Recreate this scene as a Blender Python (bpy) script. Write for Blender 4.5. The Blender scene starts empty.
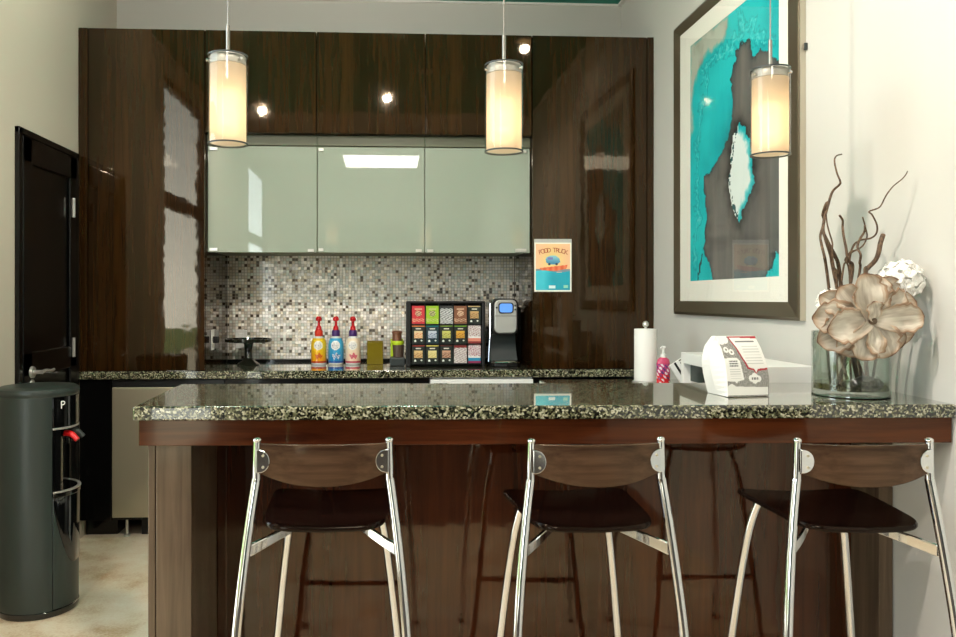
import bpy, bmesh, math, random
import numpy as np
from mathutils import Vector, Matrix, noise as mnoise
random.seed(7)
scene = bpy.context.scene
C = scene.collection
PI = math.pi

# ------------------------------------------------------------------ colour helpers
def L1(c):
    c = c / 255.0
    return c / 12.92 if c <= 0.04045 else ((c + 0.055) / 1.055) ** 2.4
def S(r, g, b):
    return (L1(r), L1(g), L1(b))
def S4(c):
    return (*S(*c), 1.0)

# ------------------------------------------------------------------ materials
def mat(name, col=(200, 200, 200), rough=0.5, metal=0.0, coat=0.0, coat_rough=0.03, spec=0.5, emit=None, estr=0.0, ior=1.45, trans=0.0):
    m = bpy.data.materials.new(name); m.use_nodes = True
    p = m.node_tree.nodes['Principled BSDF']
    p.inputs['Base Color'].default_value = S4(col)
    p.inputs['Roughness'].default_value = rough
    p.inputs['Metallic'].default_value = metal
    p.inputs['Coat Weight'].default_value = coat
    p.inputs['Coat IOR'].default_value = 1.6
    p.inputs['Coat Roughness'].default_value = coat_rough
    p.inputs['Specular IOR Level'].default_value = spec
    p.inputs['IOR'].default_value = ior
    p.inputs['Transmission Weight'].default_value = trans
    if emit:
        p.inputs['Emission Color'].default_value = S4(emit)
        p.inputs['Emission Strength'].default_value = estr
    return m
class N:
    def __init__(s, m):
        s.m = m; s.t = m.node_tree; s.p = s.t.nodes.get('Principled BSDF')
    def new(s, kind, **kw):
        n = s.t.nodes.new(kind)
        for k, v in kw.items():
            setattr(n, k, v)
        return n
    def link(s, a, b):
        s.t.links.new(a, b)
    def coords(s, scale=(1, 1, 1), rot=(0, 0, 0), loc=(0, 0, 0)):
        tc = s.new('ShaderNodeTexCoord'); mp = s.new('ShaderNodeMapping')
        mp.inputs['Scale'].default_value = scale; mp.inputs['Rotation'].default_value = rot; mp.inputs['Location'].default_value = loc
        s.link(tc.outputs['Object'], mp.inputs['Vector'])
        return mp.outputs['Vector']
    def noise(s, vec, scale, detail=4, rough=0.55, dist=0.0):
        n = s.new('ShaderNodeTexNoise')
        n.inputs['Scale'].default_value = scale; n.inputs['Detail'].default_value = detail
        n.inputs['Roughness'].default_value = rough; n.inputs['Distortion'].default_value = dist
        s.link(vec, n.inputs['Vector'])
        return n.outputs['Fac']
    def ramp(s, fac, stops, interp='LINEAR'):
        r = s.new('ShaderNodeValToRGB'); r.color_ramp.interpolation = interp
        e = r.color_ramp.elements
        while len(e) < len(stops):
            e.new(0.5)
        for el, (pos, c) in zip(e, stops):
            el.position = pos; el.color = S4(c)
        s.link(fac, r.inputs['Fac'])
        return r.outputs['Color']
    def bump(s, h, strength, dist=0.01, coat=False):
        b = s.new('ShaderNodeBump'); b.inputs['Strength'].default_value = strength; b.inputs['Distance'].default_value = dist
        s.link(h, b.inputs['Height']); s.link(b.outputs['Normal'], s.p.inputs['Normal'])
        if coat:
            s.link(b.outputs['Normal'], s.p.inputs['Coat Normal'])
        return b

VARNISH = (1.0, 0.86, 0.66, 1)
def wood(name, dark, light, axis='z', rough=0.35, coat=1.0, coat_rough=0.04, bump=0.02, scale=1.0, wave=True):
    m = mat(name, dark, coat_rough, coat=0.0, spec=0.62 * coat)
    m.node_tree.nodes['Principled BSDF'].inputs['Specular Tint'].default_value = VARNISH
    n = N(m)
    sc = {'z': (14, 14, 0.7), 'x': (0.7, 14, 14), 'y': (14, 0.7, 14)}[axis]
    v = n.coords(tuple(k * scale for k in sc))
    f = n.noise(v, 3.0, 6, 0.6, 0.6)
    v2 = n.coords(tuple(k * scale * 0.25 for k in sc), loc=(3, 1, 2))
    f2 = n.noise(v2, 2.0, 3, 0.5, 0.8)
    mx = n.new('ShaderNodeMath', operation='ADD'); n.link(f, mx.inputs[0]); n.link(f2, mx.inputs[1])
    h = n.new('ShaderNodeMath', operation='MULTIPLY'); n.link(mx.outputs[0], h.inputs[0]); h.inputs[1].default_value = 0.5
    col = n.ramp(h.outputs[0], [(0.36, dark), (0.64, light)])
    n.link(col, n.p.inputs['Base Color'])
    v3 = n.coords((1, 1, 1))
    hb = n.noise(v3, 9.0, 2, 0.5)
    b = n.new('ShaderNodeBump'); b.inputs['Strength'].default_value = bump; b.inputs['Distance'].default_value = 0.02
    n.link(hb, b.inputs['Height']); n.link(b.outputs['Normal'], n.p.inputs['Normal'])
    return m

M = {}
M['espresso'] = wood('espresso_lacquered_wood', (14, 10, 4), (56, 34, 13), 'z', 0.3, 1.0, 0.035, 0.022)
M['walnut'] = wood('red_brown_bar_wood', (34, 13, 6), (74, 34, 16), 'z', 0.35, 1.3, 0.05, 0.03)
M['apron'] = wood('red_brown_apron_wood', (48, 20, 10), (96, 48, 24), 'x', 0.35, 0.8, 0.09, 0.02)
M['post'] = wood('grey_brown_post_wood', (70, 57, 46), (108, 92, 76), 'z', 0.4, 0.7, 0.12, 0.02)
M['blackwood'] = mat('black_lacquered_wood', (5, 5, 5), 0.3, coat=0.5, coat_rough=0.06, spec=0.15)
M['seatwood'] = wood('dark_stained_plywood', (9, 4, 3), (26, 13, 10), 'x', 0.4, 0.35, 0.15, 0.02, 1.4)
M['backwood'] = wood('brown_stained_plywood', (50, 34, 25), (98, 74, 56), 'x', 0.4, 0.4, 0.15, 0.02, 1.0)
M['chrome'] = mat('polished_chrome', (225, 225, 225), 0.08, 1.0)
M['steel'] = mat('brushed_steel', (206, 196, 172), 0.36, 0.8)
M['nickel'] = mat('satin_nickel', (206, 204, 198), 0.3, 0.7)
M['black'] = mat('matt_black_plastic', (14, 14, 14), 0.45)
M['gloss_black'] = mat('gloss_black_plastic', (9, 10, 10), 0.08, coat=0.5)
M['grey_green'] = mat('charcoal_green_enamel', (40, 49, 45), 0.42, coat=0.25, coat_rough=0.3)
M['white'] = mat('white_plastic', (238, 238, 234), 0.35)
M['paper'] = mat('white_paper', (244, 243, 238), 0.8)
M['red'] = mat('red_plastic', (214, 22, 26), 0.3)
M['lamp_metal'] = mat('grey_lamp_metal', (150, 148, 142), 0.3, 1.0)
M['frost_cap'] = mat('frosted_lamp_cap', (160, 157, 150), 0.4, 0.2)
M['screen'] = mat('blue_backlit_screen', (80, 130, 215), 0.2, emit=(96, 150, 235), estr=0.55)
M['silver_plastic'] = mat('silver_plastic', (190, 190, 186), 0.3, 0.35)
M['dark_grey'] = mat('dark_grey_plastic', (52, 58, 58), 0.4)
M['white_wall'] = mat('cream_painted_wall', (204, 202, 196), 0.75)
M['left_wall'] = mat('shaded_wall_paint', (196, 189, 173), 0.75)  # same room paint, with the window side's shade put into its colour
M['carpet'] = mat('dark_brown_carpet', (66, 56, 48), 0.95)
M['front_wall'] = mat('taupe_painted_wall', (84, 94, 88), 0.8)
M['teal'] = mat('teal_painted_ceiling', (28, 148, 128), 0.6)
M['bronze'] = mat('dark_bronze_frame', (104, 94, 76), 0.3, 0.55)
M['frame_side'] = mat('pale_bronze_frame_edge', (190, 182, 164), 0.35, 0.4)
M['matboard'] = mat('cream_mat_board', (252, 249, 240), 0.8, coat=0.0)
M['outdoor_wall'] = mat('pale_stucco', (214, 204, 188), 0.9)
M['stem'] = mat('dark_green_stem', (58, 62, 40), 0.6)
M['petal_white'] = mat('white_silk_petal', (250, 248, 242), 0.7)
M['stone'] = mat('dark_pebble', (46, 38, 36), 0.35)
M['amber'] = mat('olive_amber_acrylic', (128, 112, 30), 0.15, coat=0.6)
M['lime'] = mat('lime_green_card', (190, 214, 40), 0.5)
M['brown_cup'] = mat('brown_paper_cup', (84, 66, 56), 0.5)
M['copper'] = mat('copper_brown_lid', (120, 78, 56), 0.35, 0.2)
M['cake_glass'] = mat('smoky_dark_glass', (34, 35, 27), 0.1, coat=0.3)
M['lamp_lens'] = mat('warm_lamp_lens', (255, 240, 210), 0.4, emit=(255, 214, 150), estr=2)

def twig_material():
    m = mat('brown_willow_bark', (84, 62, 46), 0.65); n = N(m)
    f = n.noise(n.coords((60, 60, 20)), 3, 4)
    n.link(n.ramp(f, [(0.35, (60, 44, 34)), (0.7, (122, 96, 72))]), n.p.inputs['Base Color'])
    return m
M['twig'] = twig_material()

def granite():
    m = mat('black_green_speckled_granite', (40, 44, 34), 0.12, coat=1.0, coat_rough=0.02)
    n = N(m); v = n.coords((1, 1, 1))
    vo = n.new('ShaderNodeTexVoronoi'); vo.inputs['Scale'].default_value = 210; vo.inputs['Randomness'].default_value = 1
    n.link(v, vo.inputs['Vector'])
    sep = n.new('ShaderNodeSeparateColor'); n.link(vo.outputs['Color'], sep.inputs['Color'])
    f2 = n.noise(v, 55, 4, 0.7)
    mx = n.new('ShaderNodeMath', operation='MULTIPLY_ADD'); n.link(f2, mx.inputs[0]); mx.inputs[1].default_value = 1.3
    n.link(sep.outputs[0], mx.inputs[2])
    d = n.new('ShaderNodeMath', operation='MULTIPLY'); n.link(mx.outputs[0], d.inputs[0]); d.inputs[1].default_value = 0.5
    col = n.ramp(d.outputs[0], [(0.34, (9, 10, 7)), (0.50, (34, 36, 26)), (0.60, (78, 78, 56)), (0.71, (128, 126, 98)), (0.84, (196, 192, 168))])
    n.link(col, n.p.inputs['Base Color'])
    return m
M['granite'] = granite()

def mosaic():
    m = mat('iridescent_glass_mosaic', (190, 180, 165), 0.22, 0.45, coat=0.3)
    n = N(m); tc = n.new('ShaderNodeTexCoord')
    sc = n.new('ShaderNodeVectorMath', operation='SCALE'); sc.inputs['Scale'].default_value = 1 / 0.0185
    n.link(tc.outputs['Object'], sc.inputs[0])
    xyz = n.new('ShaderNodeSeparateXYZ'); n.link(sc.outputs[0], xyz.inputs[0])
    cmb = n.new('ShaderNodeCombineXYZ'); n.link(xyz.outputs['X'], cmb.inputs['X']); n.link(xyz.outputs['Z'], cmb.inputs['Y'])
    fl = n.new('ShaderNodeVectorMath', operation='FLOOR'); n.link(cmb.outputs[0], fl.inputs[0])
    wn = n.new('ShaderNodeTexWhiteNoise', noise_dimensions='2D'); n.link(fl.outputs[0], wn.inputs['Vector'])
    col = n.ramp(wn.outputs['Value'], [(0.0, (92, 76, 60)), (0.05, (206, 190, 164)), (0.10, (234, 225, 210)), (0.36, (242, 237, 230)), (0.6, (222, 228, 218)), (0.72, (236, 227, 206)), (0.85, (246, 242, 234)), (0.96, (116, 112, 102))], 'CONSTANT')
    fr = n.new('ShaderNodeVectorMath', operation='FRACTION'); n.link(cmb.outputs[0], fr.inputs[0])
    sb = n.new('ShaderNodeVectorMath', operation='SUBTRACT'); n.link(fr.outputs[0], sb.inputs[0]); sb.inputs[1].default_value = (0.5, 0.5, 0)
    ab = n.new('ShaderNodeVectorMath', operation='ABSOLUTE'); n.link(sb.outputs[0], ab.inputs[0])
    sx = n.new('ShaderNodeSeparateXYZ'); n.link(ab.outputs[0], sx.inputs[0])
    mxx = n.new('ShaderNodeMath', operation='MAXIMUM'); n.link(sx.outputs['X'], mxx.inputs[0]); n.link(sx.outputs['Y'], mxx.inputs[1])
    gt = n.new('ShaderNodeMath', operation='GREATER_THAN'); n.link(mxx.outputs[0], gt.inputs[0]); gt.inputs[1].default_value = 0.425
    mix = n.new('ShaderNodeMix', data_type='RGBA'); n.link(gt.outputs[0], mix.inputs['Factor']); n.link(col, mix.inputs['A']); mix.inputs['B'].default_value = S4((176, 168, 154))
    n.link(mix.outputs['Result'], n.p.inputs['Base Color'])
    r2 = n.new('ShaderNodeMapRange'); n.link(wn.outputs['Value'], r2.inputs['Value']); r2.inputs['To Min'].default_value = 0.35; r2.inputs['To Max'].default_value = 0.6
    n.link(r2.outputs['Result'], n.p.inputs['Roughness'])
    # every tile sits at its own tiny tilt, which makes single tiles glint
    sub = n.new('ShaderNodeVectorMath', operation='SUBTRACT'); n.link(wn.outputs['Color'], sub.inputs[0]); sub.inputs[1].default_value = (0.5, 0.5, 0.5)
    s3 = n.new('ShaderNodeVectorMath', operation='SCALE'); s3.inputs['Scale'].default_value = 0.28; n.link(sub.outputs[0], s3.inputs[0])
    ge = n.new('ShaderNodeNewGeometry'); ad = n.new('ShaderNodeVectorMath', operation='ADD'); n.link(ge.outputs['Normal'], ad.inputs[0]); n.link(s3.outputs[0], ad.inputs[1])
    nm = n.new('ShaderNodeVectorMath', operation='NORMALIZE'); n.link(ad.outputs[0], nm.inputs[0])
    n.link(nm.outputs[0], n.p.inputs['Normal'])
    return m
M['mosaic'] = mosaic()

def floor_material():
    m = mat('beige_sheet_floor', (206, 192, 166), 0.45); n = N(m)
    v = n.coords((1, 1, 1)); f = n.noise(v, 5, 5, 0.6); f2 = n.noise(v, 90, 3, 0.7)
    mx = n.new('ShaderNodeMath', operation='MULTIPLY_ADD'); n.link(f2, mx.inputs[0]); mx.inputs[1].default_value = 0.45; n.link(f, mx.inputs[2])
    col = n.ramp(mx.outputs[0], [(0.5, (198, 166, 126)), (0.72, (228, 211, 184)), (0.95, (238, 228, 208))])
    n.link(col, n.p.inputs['Base Color'])
    return m
M['floor'] = floor_material()
def lawn_material():
    m = mat('green_lawn', (70, 100, 45), 0.9); n = N(m)
    f = n.noise(n.coords((1, 1, 1)), 1.2, 6)
    n.link(n.ramp(f, [(0.4, (66, 92, 40)), (0.6, (112, 136, 66))]), n.p.inputs['Base Color'])
    return m
M['lawn'] = lawn_material()
M['paving'] = mat('pale_concrete_paving', (196, 190, 178), 0.9)

def thin_glass(name, tint, refl=1.0, rough=0.01):
    m = bpy.data.materials.new(name); m.use_nodes = True; t = m.node_tree; t.nodes.clear()
    out = t.nodes.new('ShaderNodeOutputMaterial'); tr = t.nodes.new('ShaderNodeBsdfTransparent'); gl = t.nodes.new('ShaderNodeBsdfGlossy')
    tr.inputs['Color'].default_value = S4(tint); gl.inputs['Roughness'].default_value = rough
    fr = t.nodes.new('ShaderNodeLayerWeight'); fr.inputs['Blend'].default_value = 0.5
    pw = t.nodes.new('ShaderNodeMath'); pw.operation = 'POWER'; pw.inputs[1].default_value = 5.0; t.links.new(fr.outputs['Facing'], pw.inputs[0])
    mu = t.nodes.new('ShaderNodeMath'); mu.operation = 'MULTIPLY_ADD'; mu.inputs[1].default_value = 0.9; mu.inputs[2].default_value = 0.045 * refl; t.links.new(pw.outputs[0], mu.inputs[0])
    mx = t.nodes.new('ShaderNodeMixShader'); t.links.new(mu.outputs[0], mx.inputs[0]); t.links.new(tr.outputs[0], mx.inputs[1]); t.links.new(gl.outputs[0], mx.inputs[2])
    t.links.new(mx.outputs[0], out.inputs['Surface'])
    return m
M['glass'] = thin_glass('clear_window_glass', (240, 246, 243), 1.0)
M['picture_glass'] = thin_glass('clear_picture_glass', (253, 253, 252), 0.8)
M['vase_glass'] = thin_glass('clear_vase_glass', (240, 245, 241), 3.2)
M['shade_glass'] = thin_glass('clear_lamp_glass', (246, 246, 242), 1.0)
M['sleeve'] = thin_glass('clear_plastic_sleeve', (236, 236, 232), 1.3, 0.05)

def diffuser():
    m = bpy.data.materials.new('white_linen_diffuser'); m.use_nodes = True; t = m.node_tree; t.nodes.clear()
    out = t.nodes.new('ShaderNodeOutputMaterial'); tl = t.nodes.new('ShaderNodeBsdfTranslucent'); df = t.nodes.new('ShaderNodeBsdfDiffuse'); rf = t.nodes.new('ShaderNodeBsdfRefraction')
    tl.inputs['Color'].default_value = S4((236, 216, 188)); df.inputs['Color'].default_value = S4((196, 188, 176))
    rf.inputs['Color'].default_value = S4((240, 226, 206)); rf.inputs['Roughness'].default_value = 1.0; rf.inputs['IOR'].default_value = 1.12
    mx = t.nodes.new('ShaderNodeMixShader'); mx.inputs[0].default_value = 0.55; mx2 = t.nodes.new('ShaderNodeMixShader'); mx2.inputs[0].default_value = 0.10
    t.links.new(df.outputs[0], mx.inputs[1]); t.links.new(tl.outputs[0], mx.inputs[2])
    t.links.new(mx.outputs[0], mx2.inputs[1]); t.links.new(rf.outputs[0], mx2.inputs[2]); t.links.new(mx2.outputs[0], out.inputs['Surface'])
    return m
M['diffuser'] = diffuser()

def frosted():
    m = bpy.data.materials.new('frosted_green_glass'); m.use_nodes = True; t = m.node_tree
    p = t.nodes['Principled BSDF']; out = [n for n in t.nodes if n.type == 'OUTPUT_MATERIAL'][0]
    p.inputs['Base Color'].default_value = S4((166, 176, 160)); p.inputs['Roughness'].default_value = 0.45
    p.inputs['Coat Weight'].default_value = 1.0; p.inputs['Coat Roughness'].default_value = 0.015; p.inputs['Coat IOR'].default_value = 1.8
    tr = t.nodes.new('ShaderNodeBsdfTransparent'); tr.inputs['Color'].default_value = S4((210, 225, 212))
    mx = t.nodes.new('ShaderNodeMixShader'); mx.inputs[0].default_value = 0.26
    t.links.new(p.outputs[0], mx.inputs[1]); t.links.new(tr.outputs[0], mx.inputs[2]); t.links.new(mx.outputs[0], out.inputs['Surface'])
    return m
M['frosted'] = frosted()

def painted_mat(name, rough=0.6, coat=0.0, coat_rough=0.02):
    m = mat(name, (255, 255, 255), rough, coat=coat, coat_rough=coat_rough); n = N(m)
    a = n.new('ShaderNodeAttribute'); a.attribute_name = 'Col'
    n.link(a.outputs['Color'], n.p.inputs['Base Color'])
    return m
M['print'] = painted_mat('printed_card', 0.6)
M['gloss_print'] = painted_mat('glossy_print', 0.5, 0.4)
M['art'] = painted_mat('art_print', 0.8)
M['petal'] = painted_mat('tan_felt_petal', 0.7)
M['bottle_print'] = painted_mat('printed_bottle_sleeve', 0.3, 0.4)

# ------------------------------------------------------------------ object helpers
ORG = {}
def _origin(o):
    return ORG.get(o.name, Vector((0, 0, 0))) if o else Vector((0, 0, 0))
def tag(o, label=None, cat=None, group=None, kind=None):
    for k, v in (('label', label), ('category', cat), ('group', group), ('kind', kind)):
        if v: o[k] = v
    return o
def thing(name, label, cat, loc, group=None, kind=None, rz=0.0):
    o = bpy.data.objects.new(name, None); C.objects.link(o)
    o.empty_display_size = 0.05; o.location = loc; o.rotation_euler = (0, 0, rz)
    ORG[o.name] = Vector(loc)
    return tag(o, label, cat, group, kind)
def obj(name, bm, m, parent=None, bevel=0.0, smooth=False, label=None, segs=2):
    """links the bmesh (built in scene coordinates) as one mesh object"""
    me = bpy.data.meshes.new(name)
    if smooth:
        for f in bm.faces: f.smooth = True
    if parent is not None:
        org = _origin(parent)
    else:
        zs = [v.co for v in bm.verts]
        org = Vector(((min(v.x for v in zs) + max(v.x for v in zs)) / 2, (min(v.y for v in zs) + max(v.y for v in zs)) / 2, min(v.z for v in zs)))
    for v in bm.verts: v.co -= org
    bm.normal_update()
    bm.to_mesh(me); bm.free()
    o = bpy.data.objects.new(name, me); C.objects.link(o)
    if isinstance(m, (list, tuple)):
        for k in m: me.materials.append(k)
    else:
        me.materials.append(m)
    if parent is not None: o.parent = parent
    else: o.location = org
    ORG[o.name] = org
    if bevel > 0:
        b = o.modifiers.new('bevel', 'BEVEL'); b.width = bevel; b.segments = segs; b.limit_method = 'ANGLE'; b.angle_limit = 0.6
    if smooth:
        try: me.set_sharp_from_angle(angle=0.7)
        except Exception: pass
    if label: o['label'] = label
    return o
def copy_tree(o, parent=None):
    c = o.copy(); C.objects.link(c)
    if parent is not None:
        c.parent = parent
    for ch in list(o.children):
        copy_tree(ch, c)
    return c
def box(bm, x0, x1, y0, y1, z0, z1):
    v = [bm.verts.new((x, y, z)) for z in (z0, z1) for y in (y0, y1) for x in (x0, x1)]
    for q in ((0, 2, 3, 1), (4, 5, 7, 6), (0, 1, 5, 4), (2, 6, 7, 3), (0, 4, 6, 2), (1, 3, 7, 5)):
        bm.faces.new([v[i] for i in q])
    return bm
def boxes(*bs):
    bm = bmesh.new()
    for b in bs: box(bm, *b)
    return bm
def loft(bm, rings, cap0=True, cap1=True, closed=True):
    R = [[bm.verts.new(p) for p in r] for r in rings]
    n = len(R[0])
    for a, b in zip(R, R[1:]):
        for i in range(n if closed else n - 1):
            j = (i + 1) % n
            bm.faces.new((a[i], a[j], b[j], b[i]))
    if cap0: bm.faces.new(list(reversed(R[0])))
    if cap1: bm.faces.new(R[-1])
    return R
def lathe(bm, cx, cy, prof, seg=40, cap0=True, cap1=True):
    rings = [[(cx + r * math.cos(2 * PI * i / seg), cy + r * math.sin(2 * PI * i / seg), z) for i in range(seg)] for r, z in prof]
    loft(bm, rings, cap0, cap1); return bm
def catmull(pts, sub=6):
    P = [Vector(p) for p in pts]
    if len(P) < 3: return P
    P = [P[0] * 2 - P[1]] + P + [P[-1] * 2 - P[-2]]
    out = []
    for i in range(1, len(P) - 2):
        for k in range(sub):
            t = k / sub
            a, b, c, d = P[i - 1], P[i], P[i + 1], P[i + 2]
            out.append(0.5 * ((2 * b) + (c - a) * t + (2 * a - 5 * b + 4 * c - d) * t * t + (3 * b - a - 3 * c + d) * t ** 3))
    out.append(P[-2]); return out
def tube(bm, pts, r0, r1=None, seg=12, sub=6, smooth=True):
    r1 = r0 if r1 is None else r1
    p = catmull(pts, sub) if smooth else [Vector(q) for q in pts]
    n = len(p); rings = []; up = None
    for i, q in enumerate(p):
        t = (p[min(i + 1, n - 1)] - p[max(i - 1, 0)]).normalized()
        if up is None:
            up = t.orthogonal().normalized()
        up = (up - t * up.dot(t)).normalized(); s = t.cross(up)
        r = r0 + (r1 - r0) * i / max(1, n - 1)
        rings.append([q + (up * math.cos(2 * PI * k / seg) + s * math.sin(2 * PI * k / seg)) * r for k in range(seg)])
    loft(bm, rings); return bm
def ball(bm, c, r, sx=1, sy=1, sz=1, seg=16, rings=10):
    rr = []
    for i in range(rings + 1):
        a = -PI / 2 + PI * max(0.02, min(0.98, i / rings))
        rr.append([(c[0] + sx * r * math.cos(a) * math.cos(2 * PI * k / seg), c[1] + sy * r * math.cos(a) * math.sin(2 * PI * k / seg), c[2] + sz * r * math.sin(a)) for k in range(seg)])
    loft(bm, rr); return bm
def prism(bm, poly, axis, a, b):
    """poly of 2D points extruded along an axis: 'y' takes (x,z), 'x' takes (y,z), 'z' takes (x,y)"""
    f = {'y': lambda p, t: (p[0], t, p[1]), 'x': lambda p, t: (t, p[0], p[1]), 'z': lambda p, t: (p[0], p[1], t)}[axis]
    loft(bm, [[f(p, a) for p in poly], [f(p, b) for p in poly]])
    bmesh.ops.recalc_face_normals(bm, faces=bm.faces)
    return bm
def rrect(x0, x1, z0, z1, r, n=6):
    out = []
    for cx, cz, a0 in ((x1 - r, z1 - r, 0), (x0 + r, z1 - r, PI / 2), (x0 + r, z0 + r, PI), (x1 - r, z0 + r, 1.5 * PI)):
        for k in range(n + 1):
            a = a0 + PI / 2 * k / n
            out.append((cx + r * math.cos(a), cz + r * math.sin(a)))
    return out
def painted(name, origin, U, V, nx, ny, fn, m, parent=None, surf=None):
    """a printed sheet: a grid whose faces carry the colours fn(u, v) gives (sRGB 0-255 arrays)"""
    org = _origin(parent) if parent is not None else Vector(origin)
    us, vs = np.meshgrid(np.linspace(0, 1, nx + 1), np.linspace(0, 1, ny + 1))
    if surf is None:
        P = np.array(origin)[None, :] + us.reshape(-1, 1) * np.array(U)[None, :] + vs.reshape(-1, 1) * np.array(V)[None, :]
    else:
        P = np.array([surf(a, b) for a, b in zip(us.reshape(-1), vs.reshape(-1))])
    P = P - np.array(org)[None, :]
    idx = np.arange((nx + 1) * (ny + 1)).reshape(ny + 1, nx + 1)
    F = np.stack([idx[:-1, :-1], idx[:-1, 1:], idx[1:, 1:], idx[1:, :-1]], -1).reshape(-1, 4)
    me = bpy.data.meshes.new(name)
    me.from_pydata(P.tolist(), [], F.tolist())
    uc, vc = np.meshgrid((np.arange(nx) + 0.5) / nx, (np.arange(ny) + 0.5) / ny)
    col = np.asarray(fn(uc.reshape(-1), vc.reshape(-1)), float) / 255
    lin = np.where(col <= 0.04045, col / 12.92, ((np.clip(col, 0, 1) + 0.055) / 1.055) ** 2.4)
    at = me.color_attributes.new('Col', 'FLOAT_COLOR', 'CORNER')
    arr = np.ones((len(F) * 4, 4)); arr[:, :3] = np.repeat(lin, 4, axis=0)
    at.data.foreach_set('color', arr.reshape(-1))
    me.materials.append(m)
    o = bpy.data.objects.new(name, me); C.objects.link(o)
    if parent is not None: o.parent = parent
    else: o.location = org
    ORG[o.name] = org
    if surf is not None:
        for p in me.polygons: p.use_smooth = True
    return o
def letters(name, text, size, m, parent, mtx, align='CENTER', depth=0.0004):
    cu = bpy.data.curves.new(name, 'FONT'); cu.body = text; cu.size = size; cu.align_x = align; cu.align_y = 'CENTER'; cu.extrude = depth
    t = bpy.data.objects.new(name, cu); C.objects.link(t)
    me = bpy.data.meshes.new_from_object(t.evaluated_get(bpy.context.evaluated_depsgraph_get()))
    bpy.data.objects.remove(t); bpy.data.curves.remove(cu)
    me.transform(Matrix.Translation(-_origin(parent)) @ mtx)
    me.materials.clear(); me.materials.append(m)
    o = bpy.data.objects.new(name, me); C.objects.link(o); o.parent = parent
    ORG[o.name] = _origin(parent)
    return o
FACE_Y = Matrix(((1, 0, 0, 0), (0, 0, -1, 0), (0, 1, 0, 0), (0, 0, 0, 1)))   # text facing -Y
FACE_X = Matrix(((0, 0, 1, 0), (1, 0, 0, 0), (0, 1, 0, 0), (0, 0, 0, 1)))    # text facing +X

def inpoly(u, v, poly):
    r = np.zeros(u.shape, bool); n = len(poly)
    for i in range(n):
        (x1, y1), (x2, y2) = poly[i], poly[(i + 1) % n]
        c = ((y1 > v) != (y2 > v)) & (u < (x2 - x1) * (v - y1) / (y2 - y1 + 1e-12) + x1)
        r ^= c
    return r
def segdist(u, v, pts, closed=False, ax=1.0):
    d = np.full(u.shape, 9.0); n = len(pts)
    for i in range(n if closed else n - 1):
        (x1, y1), (x2, y2) = pts[i], pts[(i + 1) % n]
        dx, dy = (x2 - x1) * ax, y2 - y1
        t = np.clip((((u - x1) * ax) * dx + (v - y1) * dy) / (dx * dx + dy * dy + 1e-12), 0, 1)
        d = np.minimum(d, np.hypot((u - x1) * ax - t * dx, v - y1 - t * dy))
    return d
def vnoise(u, v, s, off=0.0, octs=4):
    return np.array([mnoise.fractal(Vector((a * s, b * s, off)), 1.0, 2.0, octs) for a, b in zip(u, v)])
def mixc(a, b, t):
    t = np.clip(t, 0, 1)[:, None]
    return np.asarray(a, float) * (1 - t) + np.asarray(b, float) * t

# ------------------------------------------------------------------ room dimensions (metres)
XL, XR, YB, YF, ZC = -1.66, 1.51, 5.05, -4.5, 3.19
YC = 4.42                     # front plane of the tall cabinets
def struct(name, bm, m, bevel=0.0):
    o = obj(name, bm, m, None, bevel); o['kind'] = 'structure'; return o

struct('floor', boxes((XL - 0.1, XR + 0.1, 0.35, YB + 0.1, -0.1, 0)), M['floor'])
struct('floor_front', boxes((XL - 0.1, XR + 0.1, YF - 0.1, 0.35, -0.1, 0)), M['carpet'])
struct('ceiling', boxes((XL - 0.1, XR + 0.1, 0.7, YB + 0.1, ZC, ZC + 0.1)), M['teal'])
struct('ceiling_front', boxes((XL - 0.1, XR + 0.1, YF - 0.1, 0.7, ZC, ZC + 0.1)), M['white_wall'])
struct('wall_back', boxes((XL, XR, YB, YB + 0.1, 0, ZC)), M['white_wall'])
struct('wall_right', boxes((XR, XR + 0.1, YF, YB, 0, ZC)), M['white_wall'])
# left wall with two glazed openings in the front part of the room
W1 = (1.25, 2.72, 0.12, 3.02); W2 = (-2.6, -0.9, 0.12, 3.02)
struct('wall_left', boxes((XL - 0.1, XL, W1[1], YB, 0, ZC), (XL - 0.1, XL, W2[1], W1[0], 0, ZC), (XL - 0.1, XL, YF, W2[0], 0, ZC),
       *[(XL - 0.1, XL, w[0], w[1], 0, w[2]) for w in (W1, W2)], *[(XL - 0.1, XL, w[0], w[1], w[3], ZC) for w in (W1, W2)]), M['left_wall'])
struct('wall_front', boxes((XL, XR, YF - 0.1, YF, 0, 2.62)), M['front_wall'])
struct('wall_front_upper', boxes((XL, XR, YF - 0.1, YF, 2.62, ZC)), M['white_wall'])
struct('trim_1', boxes((XL, XR, YB - 0.012, YB, ZC - 0.012, ZC), (XL, XL + 0.012, 2.0, YB, ZC - 0.012, ZC), (XR - 0.025, XR, -1.0, YB, ZC - 0.012, ZC)), M['white'])
def side_window(name, w, ny):
    r = thing(name, None, None, (XL - 0.05, (w[0] + w[1]) / 2, w[2]), kind='structure')
    b = [(XL - 0.08, XL - 0.02, w[0], w[1], z, z + 0.05) for z in (w[2], w[3] - 0.05)]
    b.append((XL - 0.08, XL - 0.02, w[0], w[1], 2.02, 2.14))
    for i in range(ny + 1):
        y = w[0] + (w[1] - w[0] - 0.05) * i / ny
        b.append((XL - 0.08, XL - 0.02, y, y + 0.05, w[2], w[3]))
    obj('frame', boxes(*b), M['black'], r)
    bm = bmesh.new(); bm.faces.new([bm.verts.new((XL - 0.05, y, z)) for y, z in ((w[0], w[2]), (w[1], w[2]), (w[1], w[3]), (w[0], w[3]))]); obj('pane', bm, M['glass'], r)
side_window('window_1', W1, 1)
side_window('window_2', W2, 1)
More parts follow.
